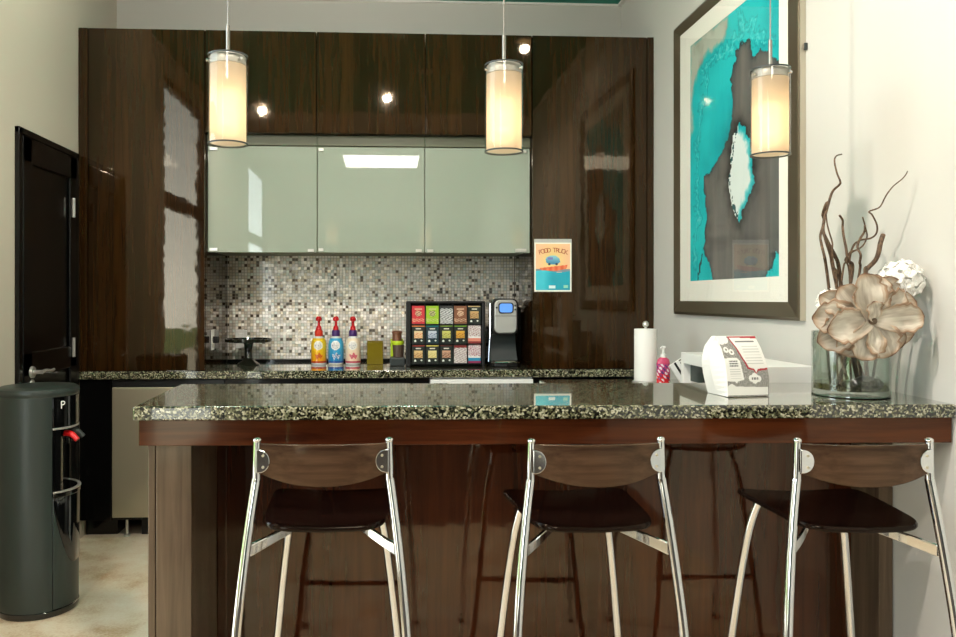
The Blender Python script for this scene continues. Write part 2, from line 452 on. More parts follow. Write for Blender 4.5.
# what the windows look out on
struct('exterior_ground', boxes((-40, XL - 0.12, -30, 30, -0.3, -0.1), (XL - 0.12, 30, -30, YF - 0.12, -0.3, -0.1)), M['paving'])
struct('exterior_lawn', boxes((-12.8, -5.5, -30, 30, -0.1, -0.06)), M['lawn'])
struct('exterior_building', boxes((-17, -13, -6, 13, -0.1, 2.6), (-12.99, -12.9, 1.0, 3.0, 0.6, 1.9), (-12.99, -12.9, 5.0, 8.0, 0.6, 1.9)), M['outdoor_wall'])

# backsplash and its little base strip
struct('wall_backsplash', boxes((-0.98, 0.817, YB - 0.008, YB, 0.914, 1.62)), M['mosaic'])
struct('trim_2', boxes((-0.98, 0.817, YB - 0.022, YB - 0.008, 0.914, 0.93)), M['blackwood'])

# ------------------------------------------------------------------ closet door on the left wall
d = thing('door_1', None, None, (XL, 4.03, 0), kind='structure')
y0, y1, zt = 3.68, 4.385, 2.085
obj('door_frame', boxes((XL, XL + 0.022, y0, y0 + 0.034, 0, zt), (XL, XL + 0.022, y1 - 0.034, y1, 0, zt), (XL, XL + 0.022, y0, y1, zt - 0.03, zt)), M['blackwood'], d, 0.003)
bm = bmesh.new(); a0, a1 = y0 + 0.037, y1 - 0.037
box(bm, XL, XL + 0.010, a0, a1, 0.01, zt - 0.033)
for (p, q, s, t) in ((a0, a0 + 0.09, 0.01, zt - 0.033), (a1 - 0.09, a1, 0.01, zt - 0.033), (a0, a1, zt - 0.15, zt - 0.033), (a0, a1, 0.01, 0.16), (a0, a1, 0.95, 1.06)):
    box(bm, XL + 0.010, XL + 0.024, p, q, s, t)
leaf = obj('door_leaf', bm, M['blackwood'], d, 0.006)
for z in (1.785, 1.054):
    obj('hinge', tube(bmesh.new(), [(XL + 0.03, 4.285, z - 0.05), (XL + 0.03, 4.285, z + 0.05)], 0.009, seg=10, smooth=False), M['nickel'], d)
bm = bmesh.new()
ring = lambda x, r, z=0.968: [(x, 3.80 + r * math.cos(2 * PI * k / 24), z + r * math.sin(2 * PI * k / 24)) for k in range(24)]
loft(bm, [ring(XL + 0.024, 0.028), ring(XL + 0.034, 0.026)])
tube(bm, [(XL + 0.03, 3.80, 0.968), (XL + 0.075, 3.80, 0.968)], 0.010, smooth=False)
tube(bm, [(XL + 0.072, 3.79, 0.968), (XL + 0.074, 3.84, 0.972), (XL + 0.070, 3.90, 0.966), (XL + 0.066, 3.945, 0.968)], 0.009, 0.007)
obj('lever_handle', bm, M['nickel'], d, smooth=True)
bm = bmesh.new(); loft(bm, [ring(XL + 0.024, 0.016, 0.918), ring(XL + 0.031, 0.015, 0.918)])
obj('lock_rose', bm, M['nickel'], d, smooth=True)

# ------------------------------------------------------------------ back cabinetry
def cabinet(name, label, cat, x0, x1, zlo, zhi, yf, ydoor, fronts, m, handle=None, group=None, door_t=0.02):
    t = thing(name, label, cat, ((x0 + x1) / 2, YB - 0.01, zlo), group)
    obj('body', boxes((x0, x1, yf + door_t + 0.001, YB - 0.003, zlo, zhi)), m, t)
    for (a, b, c, e) in fronts:
        obj('door', boxes((a, b, yf, yf + door_t, c, e)), m, t, 0.0015)
    return t
ZK = 0.9145
# the worktop
tag(obj('back_worktop', boxes((XL + 0.004, XR - 0.004, 4.405, YB - 0.004, 0.872, 0.914)), M['granite'], None, 0.004),
    'long speckled granite worktop along the back wall under the cabinets', 'worktop')
cabinet('tall_cabinet', 'tall dark glossy cabinet at the left, beside the black door', 'cabinet', -1.606, -0.982, ZK, 2.776, YC, 0, [(-1.604, -0.984, ZK + 0.003, 2.774)], M['espresso'])
tag(obj('filler_strip', boxes((XL + 0.003, -1.609, YC + 0.004, YC + 0.03, ZK, 2.776)), M['espresso']), 'narrow dark wood filler between the left tall cabinet and the left wall', 'panel')
cabinet('tall_cabinet', 'tall brown glossy cabinet at the right, with the poster on its door', 'cabinet', 0.819, 1.468, ZK, 2.777, YC, 0, [(0.821, 1.466, ZK + 0.003, 2.775)], M['espresso'])
tag(obj('filler_strip', boxes((1.472, XR - 0.003, YC + 0.004, YC + 0.03, ZK, 2.777)), M['espresso']), 'narrow dark wood filler between the right tall cabinet and the picture wall', 'panel')
xs = (-0.980, -0.377, 0.2225, 0.817)
for i, lab in enumerate(('dark wood upper cabinet above the left frosted glass cabinet', 'dark wood upper cabinet above the middle frosted glass cabinet', 'dark wood upper cabinet above the right frosted glass cabinet')):
    a, b = xs[i] + 0.001, xs[i + 1] - 0.001
    cabinet('upper_cabinet', lab, 'cabinet', a, b, 2.216, 2.776, YC, 0, [(a + 0.002, b - 0.002, 2.218, 2.774)], M['espresso'], group='upper wood cabinets')
M['carcass'] = mat('pale_olive_laminate', (150, 152, 128), 0.5)
M['olive_rail'] = mat('olive_rail', (92, 94, 74), 0.4)
for i, lab in enumerate(('left of the three frosted glass wall cabinets, above the cake stand', 'middle frosted glass wall cabinet, above the creamer bottles', 'right frosted glass wall cabinet, above the coffee maker')):
    a, b = xs[i] + 0.001, xs[i + 1] - 0.001
    t = thing('glass_cabinet', lab, 'cabinet', ((a + b) / 2, YB - 0.01, 1.57), 'frosted glass wall cabinets')
    yb = YB - 0.003
    sl, sr = (0.055 if i == 0 else 0.012), (0.05 if i == 2 else 0.012)
    obj('carcass', boxes((a, a + sl, 4.492, yb, 1.575, 2.214), (b - sr, b, 4.492, yb, 1.575, 2.214), (a + sl, b - sr, 4.492, yb, 2.14, 2.214), (a + sl, b - sr, 4.492, yb, 1.575, 1.592), (a + sl, b - sr, 5.03, yb, 1.592, 2.14)), M['carcass'], t)
    obj('shelf', boxes((a + sl, b - sr, 4.55, 5.03, 1.86, 1.875)), M['carcass'], t)
    obj('top_rail', boxes((a, b, 4.468, 4.486, 2.158, 2.214)), M['olive_rail'], t, 0.001)
    dr = obj('glass_door', boxes((a + 0.002, b - 0.002, 4.472, 4.482, 1.565, 2.152)), M['frosted'], t, 0.001)
    hx = (a + 0.012, a + 0.055) if i == 0 else ((a + 0.008, a + 0.035) if i == 1 else (b - 0.085, b - 0.022))
    for z in (1.572, 2.128):
        obj('hinge', boxes((hx[0], hx[1], 4.462, 4.472, z, z + 0.016)), M['nickel'], dr, 0.001)
    kx = b - 0.05 if i < 2 else a + 0.012
    obj('catch', boxes((kx, kx + 0.034, 4.462, 4.472, 1.568, 1.584)), M['nickel'], dr, 0.001)
# a vase that shows through the right frosted door
bm = bmesh.new(); lathe(bm, 0.42, 4.62, [(0.05, 1.5925), (0.085, 1.66), (0.08, 1.74), (0.04, 1.82), (0.035, 1.85)], 24)
tag(obj('stored_vase', bm, M['dark_grey'], smooth=True), 'dark vase dimly seen inside the right frosted glass cabinet', 'vase')

# lower units
def base_unit(name, label, x0, x1, m=M['blackwood'], doors=1, handle=True, group=None):
    t = thing(name, label, 'cabinet', ((x0 + x1) / 2, 4.75, 0), group)
    obj('body', boxes((x0, x1, 4.452, YB - 0.004, 0.10, 0.870), (x0, x1, 4.53, YB - 0.004, 0, 0.10)), m, t)
    w = (x1 - x0) / doors
    for k in range(doors):
        a, b = x0 + k * w + 0.002, x0 + (k + 1) * w - 0.002
        dd = obj('door', boxes((a, b, 4.430, 4.450, 0.104, 0.868)), m, t, 0.0015)
        if handle:
            bm = bmesh.new(); zc = 0.835
            tube(bm, [(a + w * 0.22, 4.408, zc), (b - w * 0.22, 4.408, zc)], 0.006, seg=10, smooth=False)
            for xx in (a + w * 0.27, b - w * 0.27):
                tube(bm, [(xx, 4.408, zc), (xx, 4.432, zc)], 0.004, seg=8, smooth=False)
            obj('bar_handle', bm, M['steel'], dd, smooth=True)
    return t
base_unit('base_cabinet', 'narrow black base panel between the black door and the steel dishwasher', XL + 0.004, -1.484, handle=False)
base_unit('base_cabinet', 'wide black base cabinet with steel bar handles under the cake stand', -0.876, 0.246, doors=2)
base_unit('base_cabinet', 'black base cabinet under the poster cabinet, right of the white dishwasher', 0.828, XR - 0.004)
t = thing('dishwasher', 'stainless steel dishwasher under the left tall cabinet', 'dishwasher', (-1.18, 4.75, 0))
obj('body', boxes((-1.481, -0.879, 4.452, YB - 0.004, 0.10, 0.868)), M['black'], t)
obj('door', boxes((-1.481, -0.879, 4.425, 4.450, 0.118, 0.826)), M['steel'], t, 0.004)
obj('control_strip', boxes((-1.481, -0.879, 4.432, 4.450, 0.829, 0.866)), M['black'], t, 0.002)
obj('toe_kick', boxes((-1.35, -0.885, 4.52, 4.54, 0.0, 0.098)), M['black'], t)
for xx in (-1.52, -1.03):
    obj('levelling_foot', lathe(bmesh.new(), xx + 0.1, 4.49, [(0.018, 0.0), (0.018, 0.012), (0.008, 0.016), (0.008, 0.1)], 14), M['nickel'], t, smooth=True)
t = thing('dishwasher', 'white built-in dishwasher under the coffee maker, only its top strip showing', 'dishwasher', (0.537, 4.75, 0))
obj('body', boxes((0.250, 0.824, 4.452, YB - 0.004, 0.0, 0.868)), M['white'], t)
obj('door', boxes((0.250, 0.824, 4.425, 4.450, 0.10, 0.790)), M['white'], t, 0.004)
cp = obj('control_panel', boxes((0.250, 0.824, 4.418, 4.450, 0.793, 0.862)), M['white'], t, 0.004)
obj('latch', boxes((0.448, 0.488, 4.410, 4.419, 0.812, 0.828)), M['black'], cp, 0.002)
obj('print_marks', boxes(*[(0.272 + 0.008 * k, 0.2775 + 0.008 * k, 4.4172, 4.4185, 0.833, 0.841) for k in range(9)]), M['dark_grey'], cp)

# wall outlets
def outlet(label, mtx, name='wall_outlet', plug=False):
    t = thing(name, label, 'outlet', mtx.translation, 'white wall outlets')
    rot = mtx.to_3x3()
    def bx(x0, x1, y0, y1, z0, z1):
        bm = boxes((x0, x1, y0, y1, z0, z1))
        for v in bm.verts: v.co = mtx @ v.co
        bmesh.ops.recalc_face_normals(bm, faces=bm.faces)
        return bm
    obj('plate', bx(-0.036, 0.036, 0, 0.006, -0.058, 0.058), M['white'], t, 0.002)
    for z in (0.022, -0.022):
        obj('socket', bx(-0.017, 0.017, 0.006, 0.008, z - 0.015, z + 0.015), M['white'], t, 0.001)
    if plug:
        obj('switch', bx(-0.02, 0.02, 0.008, 0.034, -0.018, 0.020), M['black'], t, 0.003, label='black plug')
outlet('white outlet on the mosaic wall behind the cake stand', Matrix.Translation((-0.895, YB - 0.0085, 1.056)) @ Matrix.Rotation(PI, 4, 'Z'))
outlet('white outlet with a black plug on the side of the left tall cabinet', Matrix.Translation((-0.9805, 4.60, 1.075)) @ Matrix.Rotation(-PI / 2, 4, 'Z'), plug=True)

# ------------------------------------------------------------------ bar
SL = math.radians(0.75)
def slabz(y): return 1.031 + (y - 2.05) * math.tan(SL)
def turn(bm):
    # the bar is not quite parallel to the back wall: its left end stands a few centimetres further in
    for v in bm.verts: v.co.y += (XR - v.co.x) * BT
    return bm
BT = 0.030
bm = boxes((-0.651, XR - 0.003, 2.038, 2.53, 0.995, 1.031))
for v in bm.verts: v.co.z += (v.co.y - 2.05) * math.tan(SL)
turn(bm)
tag(obj('bar_worktop', bm, M['granite'], None, 0.004), 'speckled granite bar top in front, with the vase and the card on it', 'worktop')
t = thing('bar_counter', 'dark red-brown wooden bar below the granite bar top, behind the stools', 'bar', (0.45, 2.4, 0))
obj('apron', turn(boxes((-0.640, XR - 0.004, 2.052, 2.074, 0.927, 0.9945), (-0.640, -0.618, 2.084, 2.50, 0.927, 0.9945))), M['apron'], t, 0.002)
obj('end_post', turn(boxes((-0.606, -0.513, 2.09, 2.50, 0, 0.9945))), M['post'], t, 0.002)
obj('end_panel', turn(boxes((-0.630, -0.6105, 2.10, 2.50, 0, 0.927))), M['post'], t, 0.002)
obj('front_panel', turn(boxes((-0.5125, 1.462, 2.44, 2.475, 0.0, 0.9945))), M['walnut'], t)
obj('inner_trim', turn(boxes((-0.5125, -0.484, 2.415, 2.44, 0.0, 0.9945))), M['walnut'], t, 0.002)
obj('wall_post', turn(boxes((1.464, XR - 0.004, 2.30, 2.475, 0.0, 0.9945))), M['post'], t, 0.002)
# lower worktop on the kitchen side, along the right wall
tag(obj('side_worktop', boxes((0.75, XR - 0.004, 2.56, 3.86, 0.874, 0.914)), M['granite'], None, 0.004), 'lower granite worktop behind the bar along the right wall, under the paper towels', 'worktop')
t = thing('side_cabinet', 'black base cabinet of the lower worktop, hidden behind the bar at the right', 'cabinet', (1.13, 3.2, 0))
obj('body', boxes((0.80, XR - 0.006, 2.58, 3.80, 0.0, 0.873)), M['blackwood'], t)
for k in range(2):
    obj('door', boxes((0.78, 0.799, 2.60 + 0.6 * k, 3.19 + 0.6 * k, 0.1, 0.86)), M['blackwood'], t, 0.002)

# ------------------------------------------------------------------ bar stools
def make_stool():
    t = thing('bar_stool', 'x', 'stool', (0, 0, 0), 'bar stools at the bar')
    # seat: plywood shell, wider at the front, rounded corners
    bm = bmesh.new(); prof = []
    def outline(n=48):
        out = []
        for k in range(n):
            a = 2 * PI * k / n
            ca, sa = math.cos(a), math.sin(a)
            e = 0.30
            x = math.copysign(abs(ca) ** e, ca); y = math.copysign(abs(sa) ** e, sa)
            wdt = 0.140 + 0.030 * (y + 1) / 2
            out.append((x * wdt, 0.19 * y))
        return out
    ol = outline()
    def zs(x, y): return 0.790 + 0.010 * (abs(x) / 0.16) ** 2 - 0.006 * max(0, y / 0.19) ** 2
    rings = [[(x * k, y * k, zs(x * k, y * k) - 0.013 + dz) for x, y in ol] for k, dz in ((0.02, 0), (0.5, 0), (0.985, 0), (1.0, 0.004), (1.0, 0.009), (0.985, 0.013), (0.5, 0.013), (0.02, 0.013))]
    loft(bm, rings); bmesh.ops.recalc_face_normals(bm, faces=bm.faces)
    obj('seat', bm, M['seatwood'], t, smooth=True)
    # backrest: curved plywood
    bm = bmesh.new(); n = 24; th = 0.011
    def bpt(s, zz, off):
        x = 0.146 * s; y = -0.175 - 0.030 * (1 - s * s) + off
        return (x, y, zz)
    top = lambda s: 0.981 - 0.002 * abs(s)
    bot = lambda s: 0.886 + 0.026 * abs(s) ** 2.2
    rows = []
    for k in range(n + 1):
        s = -1 + 2 * k / n
        rows.append([bpt(s, bot(s), -th / 2), bpt(s, bot(s) + 0.003, -th / 2 - 0.001), bpt(s, top(s), -th / 2), bpt(s, top(s), th / 2), bpt(s, bot(s), th / 2)])
    loft(bm, rows); bmesh.ops.recalc_face_normals(bm, faces=bm.faces)
    obj('backrest', bm, M['backwood'], t, 0.002, smooth=True)
    for sd in (-1, 1):
        # rear leg runs from the foot to the top of the back
        bm = bmesh.new()
        tube(bm, [(sd * 0.222, -0.265, 0.012), (sd * 0.207, -0.240, 0.28), (sd * 0.190, -0.212, 0.56), (sd * 0.172, -0.190, 0.75), (sd * 0.156, -0.176, 0.875), (sd * 0.1525, -0.174, 0.898)], 0.0115, 0.0105, 14)
        leg = obj('rear_leg', bm, M['chrome'], t, smooth=True)
        bm = bmesh.new(); tube(bm, [(sd * 0.1525, -0.174, 0.893), (sd * 0.151, -0.175, 0.985)], 0.0095, 0.0085, 14, smooth=False)
        ball(bm, (sd * 0.151, -0.175, 0.986), 0.0098, 1, 1, 0.7)
        obj('upright', bm, M['chrome'], leg, smooth=True)
        bm = bmesh.new(); lathe(bm, sd * 0.222, -0.265, [(0.014, 0.0), (0.014, 0.014), (0.011, 0.016)], 14); obj('foot_cap', bm, M['black'], leg, smooth=True)
        # half-round chrome bracket that holds the backrest
        bm = bmesh.new(); pr = [(sd * (0.150 - 0.030 * math.sin(PI * k / 16) ** 0.8 * 1.0), 0.941 + 0.027 * math.cos(PI * k / 16)) for k in range(17)]
        prism(bm, pr, 'y', -0.1925, -0.1865); br = obj('bracket', bm, M['chrome'], t, 0.0015)
        for z in (0.928, 0.954):
            bm = bmesh.new(); loft(bm, [[(sd * 0.135 + 0.003 * math.cos(2 * PI * k / 10), yy, z + 0.003 * math.sin(2 * PI * k / 10)) for k in range(10)] for yy in (-0.1945, -0.192)])
            bmesh.ops.recalc_face_normals(bm, faces=bm.faces)
            obj('screw', bm, M['steel'], br)
        # front leg
        bm = bmesh.new()
        tube(bm, [(sd * 0.205, 0.215, 0.012), (sd * 0.182, 0.200, 0.20), (sd * 0.158, 0.182, 0.44), (sd * 0.132, 0.160, 0.66), (sd * 0.110, 0.140, 0.762), (sd * 0.100, 0.125, 0.774)], 0.0115, 0.0105, 14)
        leg = obj('front_leg', bm, M['chrome'], t, smooth=True)
        bm = bmesh.new(); lathe(bm, sd * 0.205, 0.215, [(0.014, 0.0), (0.014, 0.014), (0.011, 0.016)], 14); obj('foot_cap', bm, M['black'], leg, smooth=True)
        # cast arm from the rear leg to the middle of the seat
        bm = bmesh.new()
        pts = [(sd * 0.172, -0.190, 0.743), (sd * 0.12, -0.13, 0.756), (sd * 0.055, -0.03, 0.768), (sd * 0.02, 0.05, 0.769)]
        rings = []
        for k, p in enumerate(catmull(pts, 5)):
            w = 0.011; h0 = 0.021 - 0.0008 * k
            px, py = 0.8 * w, -sd * 0.6 * w
            rings.append([(p.x - px, p.y - py, p.z - h0), (p.x + px, p.y + py, p.z - h0), (p.x + px, p.y + py, p.z + 0.006), (p.x - px, p.y - py, p.z + 0.006)])
        loft(bm, rings); bmesh.ops.recalc_face_normals(bm, faces=bm.faces)
        obj('seat_arm', bm, M['chrome'], t, 0.003)
    bm = boxes((-0.105, 0.105, 0.02, 0.12, 0.764, 0.776)); obj('seat_bracket', bm, M['chrome'], t, 0.003)
    bm = bmesh.new(); tube(bm, [(-0.168, 0.190, 0.33), (0.168, 0.190, 0.33)], 0.010, seg=12, smooth=False)
    obj('footrest', bm, M['chrome'], t, smooth=True)
    return t
st = make_stool()
for k, (x, y, rz, lab) in enumerate(((-0.136, 2.020, -0.03, 'bar stool nearest the water cooler, brown backrest, at the left end of the bar'),
                                     (0.480, 1.985, 0.02, 'middle bar stool of the three, swirling wood grain on its backrest'),
                                     (1.101, 1.950, -0.05, 'bar stool nearest the white wall, below the glass vase'))):
    s = st if k == 0 else copy_tree(st)
    s.location = (x, y, 0); s.rotation_euler = (0, 0, rz); s['label'] = lab

# ------------------------------------------------------------------ pendant lamps
def make_pendant():
    t = thing('pendant_light', 'x', 'lamp', (0, 0, 0), 'pendant lamps over the bar')
    # local heights run from the lamp's bottom rim at 0
    bm = bmesh.new(); tube(bm, [(0, 0, 0.330), (0, 0, 1.44)], 0.0022, seg=8, smooth=False); obj('cord', bm, M['lamp_metal'], t, smooth=True)
    bm = bmesh.new(); tube(bm, [(0, 0, 0.245), (0, 0, 0.333)], 0.0055, seg=12, smooth=False); obj('stem', bm, M['lamp_metal'], t, smooth=True)
    bm = bmesh.new(); lathe(bm, 0, 0, [(0.0545, 0.0), (0.0545, 0.247)], 40, False, False); gl = obj('outer_glass', bm, M['shade_glass'], t, smooth=True)
    bm = bmesh.new(); lathe(bm, 0, 0, [(0.050, 0.004), (0.050, 0.219)], 40, False, False); obj('diffuser', bm, M['diffuser'], t, smooth=True)
    bm = bmesh.new(); lathe(bm, 0, 0, [(0.0, 0.221), (0.0500, 0.221), (0.0500, 0.243), (0.048, 0.246), (0.012, 0.247), (0.010, 0.255), (0.0, 0.255)], 40, False, False); obj('cap', bm, M['frost_cap'], t, smooth=True)
    bm = bmesh.new(); lathe(bm, 0, 0, [(0.0525, -0.001), (0.0552, -0.001), (0.0552, 0.003), (0.0525, 0.003), (0.0525, -0.001)], 40, False, False); obj('bottom_rim', bm, M['dark_grey'], gl, smooth=True)
    bm = bmesh.new(); lathe(bm, 0, 0, [(0.0525, 0.245), (0.0552, 0.245), (0.0552, 0.249), (0.0525, 0.249), (0.0525, 0.245)], 40, False, False); obj('top_rim', bm, M['dark_grey'], gl, smooth=True)
    for a in (-0.75, 1.3444, 3.44):
        bm = bmesh.new(); dx, dy = math.cos(a), math.sin(a)
        tube(bm, [(dx * 0.049, dy * 0.049, 0.231), (dx * 0.060, dy * 0.060, 0.231)], 0.0042, seg=12, smooth=False); obj('screw', bm, M['chrome'], gl, smooth=True)
    bm = bmesh.new(); lathe(bm, 0, 0, [(0.0, 1.452), (0.06, 1.452), (0.06, 1.436), (0.05, 1.43), (0.0, 1.43)], 32, False, False); obj('ceiling_rose', bm, M['nickel'], t, smooth=True)
    bm = bmesh.new(); lathe(bm, 0, 0, [(0.012, 0.221), (0.012, 0.19), (0.006, 0.188)], 14); obj('lamp_holder', bm, M['white'], t, smooth=True)
    return t
pd = make_pendant()
PEND = [(-0.440, 2.27, 1.743, 'pendant lamp hanging at the left, in front of the tall dark cabinet'), (0.339, 2.27, 1.729, 'pendant lamp hanging in front of the right frosted glass cabinet'), (1.113, 2.26, 1.725, 'pendant lamp hanging in front of the framed picture')]
for k, (x, y, z, lab) in enumerate(PEND):
    p = pd if k == 0 else copy_tree(pd)
    p.location = (x, y, z); p['label'] = lab
    for dz in (0.045, 0.085, 0.13):
        l = bpy.data.lights.new('pendant_bulb', 'POINT'); l.energy = 0.135; l.color = (1.0, 0.74, 0.47); l.shadow_soft_size = 0.03
        lo = bpy.data.objects.new('pendant_bulb', l); C.objects.link(lo); lo.location = (x, y, z + dz)

# ceiling downlights (seen mirrored in the doors; unseen aisle pair added for brightness)
for x, y, pw, lab in ((-1.20, 1.02, 80, 'round recessed ceiling light near the windows'), (0.01, 1.55, 130, 'round recessed ceiling light in front of the bar'), (1.02, 3.04, 9, 'round recessed ceiling light over the lower worktop'), (-0.95, 3.50, 17, 'added ceiling light in front of the left tall cabinet, brightening the kitchen'), (0.10, 3.50, 17, 'added ceiling light in front of the middle glass cabinet, brightening the kitchen')):
    t = thing('ceiling_light', lab, 'lamp', (x, y, ZC - 0.01), 'recessed ceiling lights')
    bm = bmesh.new(); lathe(bm, x, y, [(0.075, ZC), (0.075, ZC - 0.006), (0.055, ZC - 0.008), (0.055, ZC)], 32, False, False); obj('trim_ring', bm, M['white'], t, smooth=True)
    bm = bmesh.new(); lathe(bm, x, y, [(0.054, ZC - 0.002), (0.054, ZC - 0.004)], 32); obj('lens', bm, M['lamp_lens'], t, smooth=True)
    l = bpy.data.lights.new('downlight', 'POINT' if y > 3.2 else 'SPOT'); l.energy = pw; l.color = (1.0, 0.89, 0.78); l.shadow_soft_size = 0.035
    if l.type == 'SPOT': l.spot_size = 2.9; l.spot_blend = 0.4
    lo = bpy.data.objects.new('downlight', l); C.objects.link(lo); lo.location = (x, y, ZC - 0.06)
t = thing('ceiling_light', 'square white ceiling light panel in the front part of the room', 'lamp', (-0.05, -2.0, ZC - 0.02))
obj('frame', boxes((-0.57, 0.47, -2.52, -2.50, ZC - 0.02, ZC), (-0.57, 0.47, -1.50, -1.48, ZC - 0.02, ZC), (-0.57, -0.55, -2.50, -1.50, ZC - 0.02, ZC), (0.45, 0.47, -2.50, -1.50, ZC - 0.02, ZC)), M['white'], t)
obj('diffuser', boxes((-0.55, 0.45, -2.50, -1.50, ZC - 0.012, ZC - 0.008)), mat('white_light_panel', (250, 250, 246), 0.5, emit=(255, 250, 238), estr=16), t)

# ------------------------------------------------------------------ framed picture on the right wall
t = thing('framed_picture', 'large framed teal and grey abstract print on the right wall', 'picture', (XR, 3.47, 1.229))
fy0, fy1, fz0, fz1 = 2.803, 4.072, 1.230, 2.702
my0, my1, mz0, mz1 = 2.905, 3.998, 1.297, 2.644
def mitred(bm, xf, xb, o, i):
    (a0, a1, b0, b1), (c0, c1, e0, e1) = o, i
    O = [(a0, b0), (a1, b0), (a1, b1), (a0, b1)]; I = [(c0, e0), (c1, e0), (c1, e1), (c0, e1)]
    rings = [[(xb, y, z) for y, z in O], [(xf + 0.006, y, z) for y, z in O], [(xf, y + (0.012 if k in (0, 3) else -0.012), z + (0.012 if k < 2 else -0.012)) for k, (y, z) in enumerate(O)], [(xf + 0.010, y, z) for y, z in I], [(xb, y, z) for y, z in I]]
    loft(bm, rings, False, False); bmesh.ops.recalc_face_normals(bm, faces=bm.faces)
bm = bmesh.new(); mitred(bm, XR - 0.022, XR - 0.001, (fy0, fy1, fz0, fz1), (my0, my1, mz0, mz1)); obj('frame', bm, M['bronze'], t)
bm = boxes((XR - 0.020, XR - 0.0005, fy0 - 0.004, fy0, fz0, fz1)); obj('frame_edge', bm, M['frame_side'], t)
ay0, ay1, az0, az1 = 2.976, 3.866, 1.395, 2.551
bm = boxes((XR - 0.010, XR - 0.007, my0, ay0, mz0, mz1), (XR - 0.010, XR - 0.007, ay1, my1, mz0, mz1), (XR - 0.010, XR - 0.007, ay0, ay1, mz0, az0), (XR - 0.010, XR - 0.007, ay0, ay1, az1, mz1)); obj('mat_board', bm, M['matboard'], t)
BROWN = [(0.115, -0.02), (0.115, 0.064), (0.217, 0.162), (0.2, 0.356), (0.193, 0.414), (0.36, 0.459), (0.465, 0.512), (0.504, 0.574), (0.531, 0.649), (0.531, 0.755), (0.556, 0.801), (0.57, 0.851), (0.629, 0.865), (0.722, 0.85), (0.75, 0.795), (0.785, 0.775), (0.83, 0.793), (1.02, 0.70), (1.02, 0.07), (0.973, 0.07), (0.84, -0.02)]
LOWT = [(0.183, 0.14), (0.328, -0.02), (0.098, -0.02)]
SLIT = [(0.531, 0.539), (0.60, 0.560), (0.654, 0.549), (0.718, 0.492), (0.773, 0.369), (0.773, 0.334), (0.685, 0.281), (0.608, 0.201), (0.522, 0.277), (0.494, 0.346), (0.522, 0.437)]
GREY = [(-0.025, 1.02), (0.512, 1.02), (0.485, 0.942), (0.417, 0.897), (0.21, 0.898), (0.099, 0.846), (0.05, 0.768), (0.05, 0.628), (-0.025, 0.6)]
VEINS = [[(0.603, 0.981), (0.634, 0.913), (0.603, 0.891), (0.417, 0.869), (0.272, 0.866), (0.179, 0.858), (0.21, 0.756), (0.147, 0.69), (0.115, 0.618), (0.099, 0.562)], [(0.634, 0.904), (0.726, 0.902), (0.797, 0.895), (0.75, 0.858), (0.819, 0.832), (0.918, 0.804)], [(0.063, 0.571), (0.098, 0.492), (0.07, 0.38), (0.115, 0.272), (0.063, 0.149), (0.046, 0.045)]]
def art(u, v):
    ax = 0.77
    n1 = vnoise(u * ax, v, 9, 1.0); n2 = vnoise(u * ax, v, 9, 7.0); n3 = vnoise(u * ax, v, 3, 3.0)
    n4 = vnoise(u * ax, v, 34, 11.0); n5 = vnoise(u * ax, v, 34, 17.0)
    U = u + 0.022 * n1 + 0.016 * n4; V = v + 0.016 * n2 + 0.012 * n5
    col = mixc((0, 168, 178), (30, 200, 206), 0.5 + n3)
    streak = np.array([mnoise.fractal(Vector((a * 10, b * 1.5, 2.0)), 1.0, 2.0, 4) for a, b in zip(u, v)])
    brown = mixc((88, 88, 87), (118, 113, 108), 0.5 + 0.6 * streak)
    ib = inpoly(U, V, BROWN) & ~inpoly(U, V, LOWT)
    db = np.minimum(segdist(U, V, BROWN, True, ax), segdist(U, V, LOWT, True, ax))
    col = np.where(ib[:, None], brown, col)
    col = mixc(col, np.broadcast_to((28, 46, 50), col.shape), np.where(ib, 0.9 * np.exp(-db / 0.011) * (0.75 + 0.6 * n3), 0.7 - db / 0.004))
    g = inpoly(U, V, GREY); dg = segdist(U, V, GREY, True, ax)
    gcol = mixc((186, 192, 178), (120, 122, 108), vnoise(u, v, 4, 9.0) + (u - 0.2))
    col = mixc(col, gcol, np.where(g, np.clip(dg / 0.03, 0, 1), 0))
    ins = inpoly(U, V, SLIT); ds = segdist(U, V, SLIT, True, ax)
    col = mixc(col, np.broadcast_to((34, 34, 32), col.shape), np.where(~ins, np.exp(-ds / 0.030), 0) * 1.0)
    wht = mixc((226, 238, 236), (0, 172, 182), np.where(u > 0.60, 1 - (ds - 0.008) / 0.030, 0))
    col = np.where(ins[:, None], wht, col)
    col = np.where((ins & (ds < 0.022) & (u < 0.60) & (n4 > 0.05))[:, None], np.broadcast_to((20, 80, 84), col.shape), col)
    for vn in VEINS:
        dv = segdist(u + 0.05 * n1 + 0.03 * n4, v + 0.04 * n2 + 0.02 * n5, vn, False, ax)
        col = mixc(col, np.broadcast_to((120, 220, 222), col.shape), (1 - dv / 0.0055) * 0.85)
        col = mixc(col, np.broadcast_to((10, 96, 104), col.shape), np.clip(1 - abs(dv - 0.016 - 0.01 * n4) / 0.006, 0, 1) * 0.35)
    return col
painted('art_print', (XR - 0.0085, ay1, az0), (0, ay0 - ay1, 0), (0, 0, az1 - az0), 150, 190, art, M['art'], t)
bm = bmesh.new(); bm.faces.new([bm.verts.new((XR - 0.0115, y, z)) for y, z in ((my0, mz0), (my1, mz0), (my1, mz1), (my0, mz1))]); obj('picture_glass', bm, M['picture_glass'], t)
tag(obj('wall_hook', boxes((XR - 0.012, XR - 0.0005, 2.785, 2.792, 2.20, 2.225)), M['dark_grey'], None, 0.001), 'tiny dark hook on the wall just right of the framed picture', 'hook')

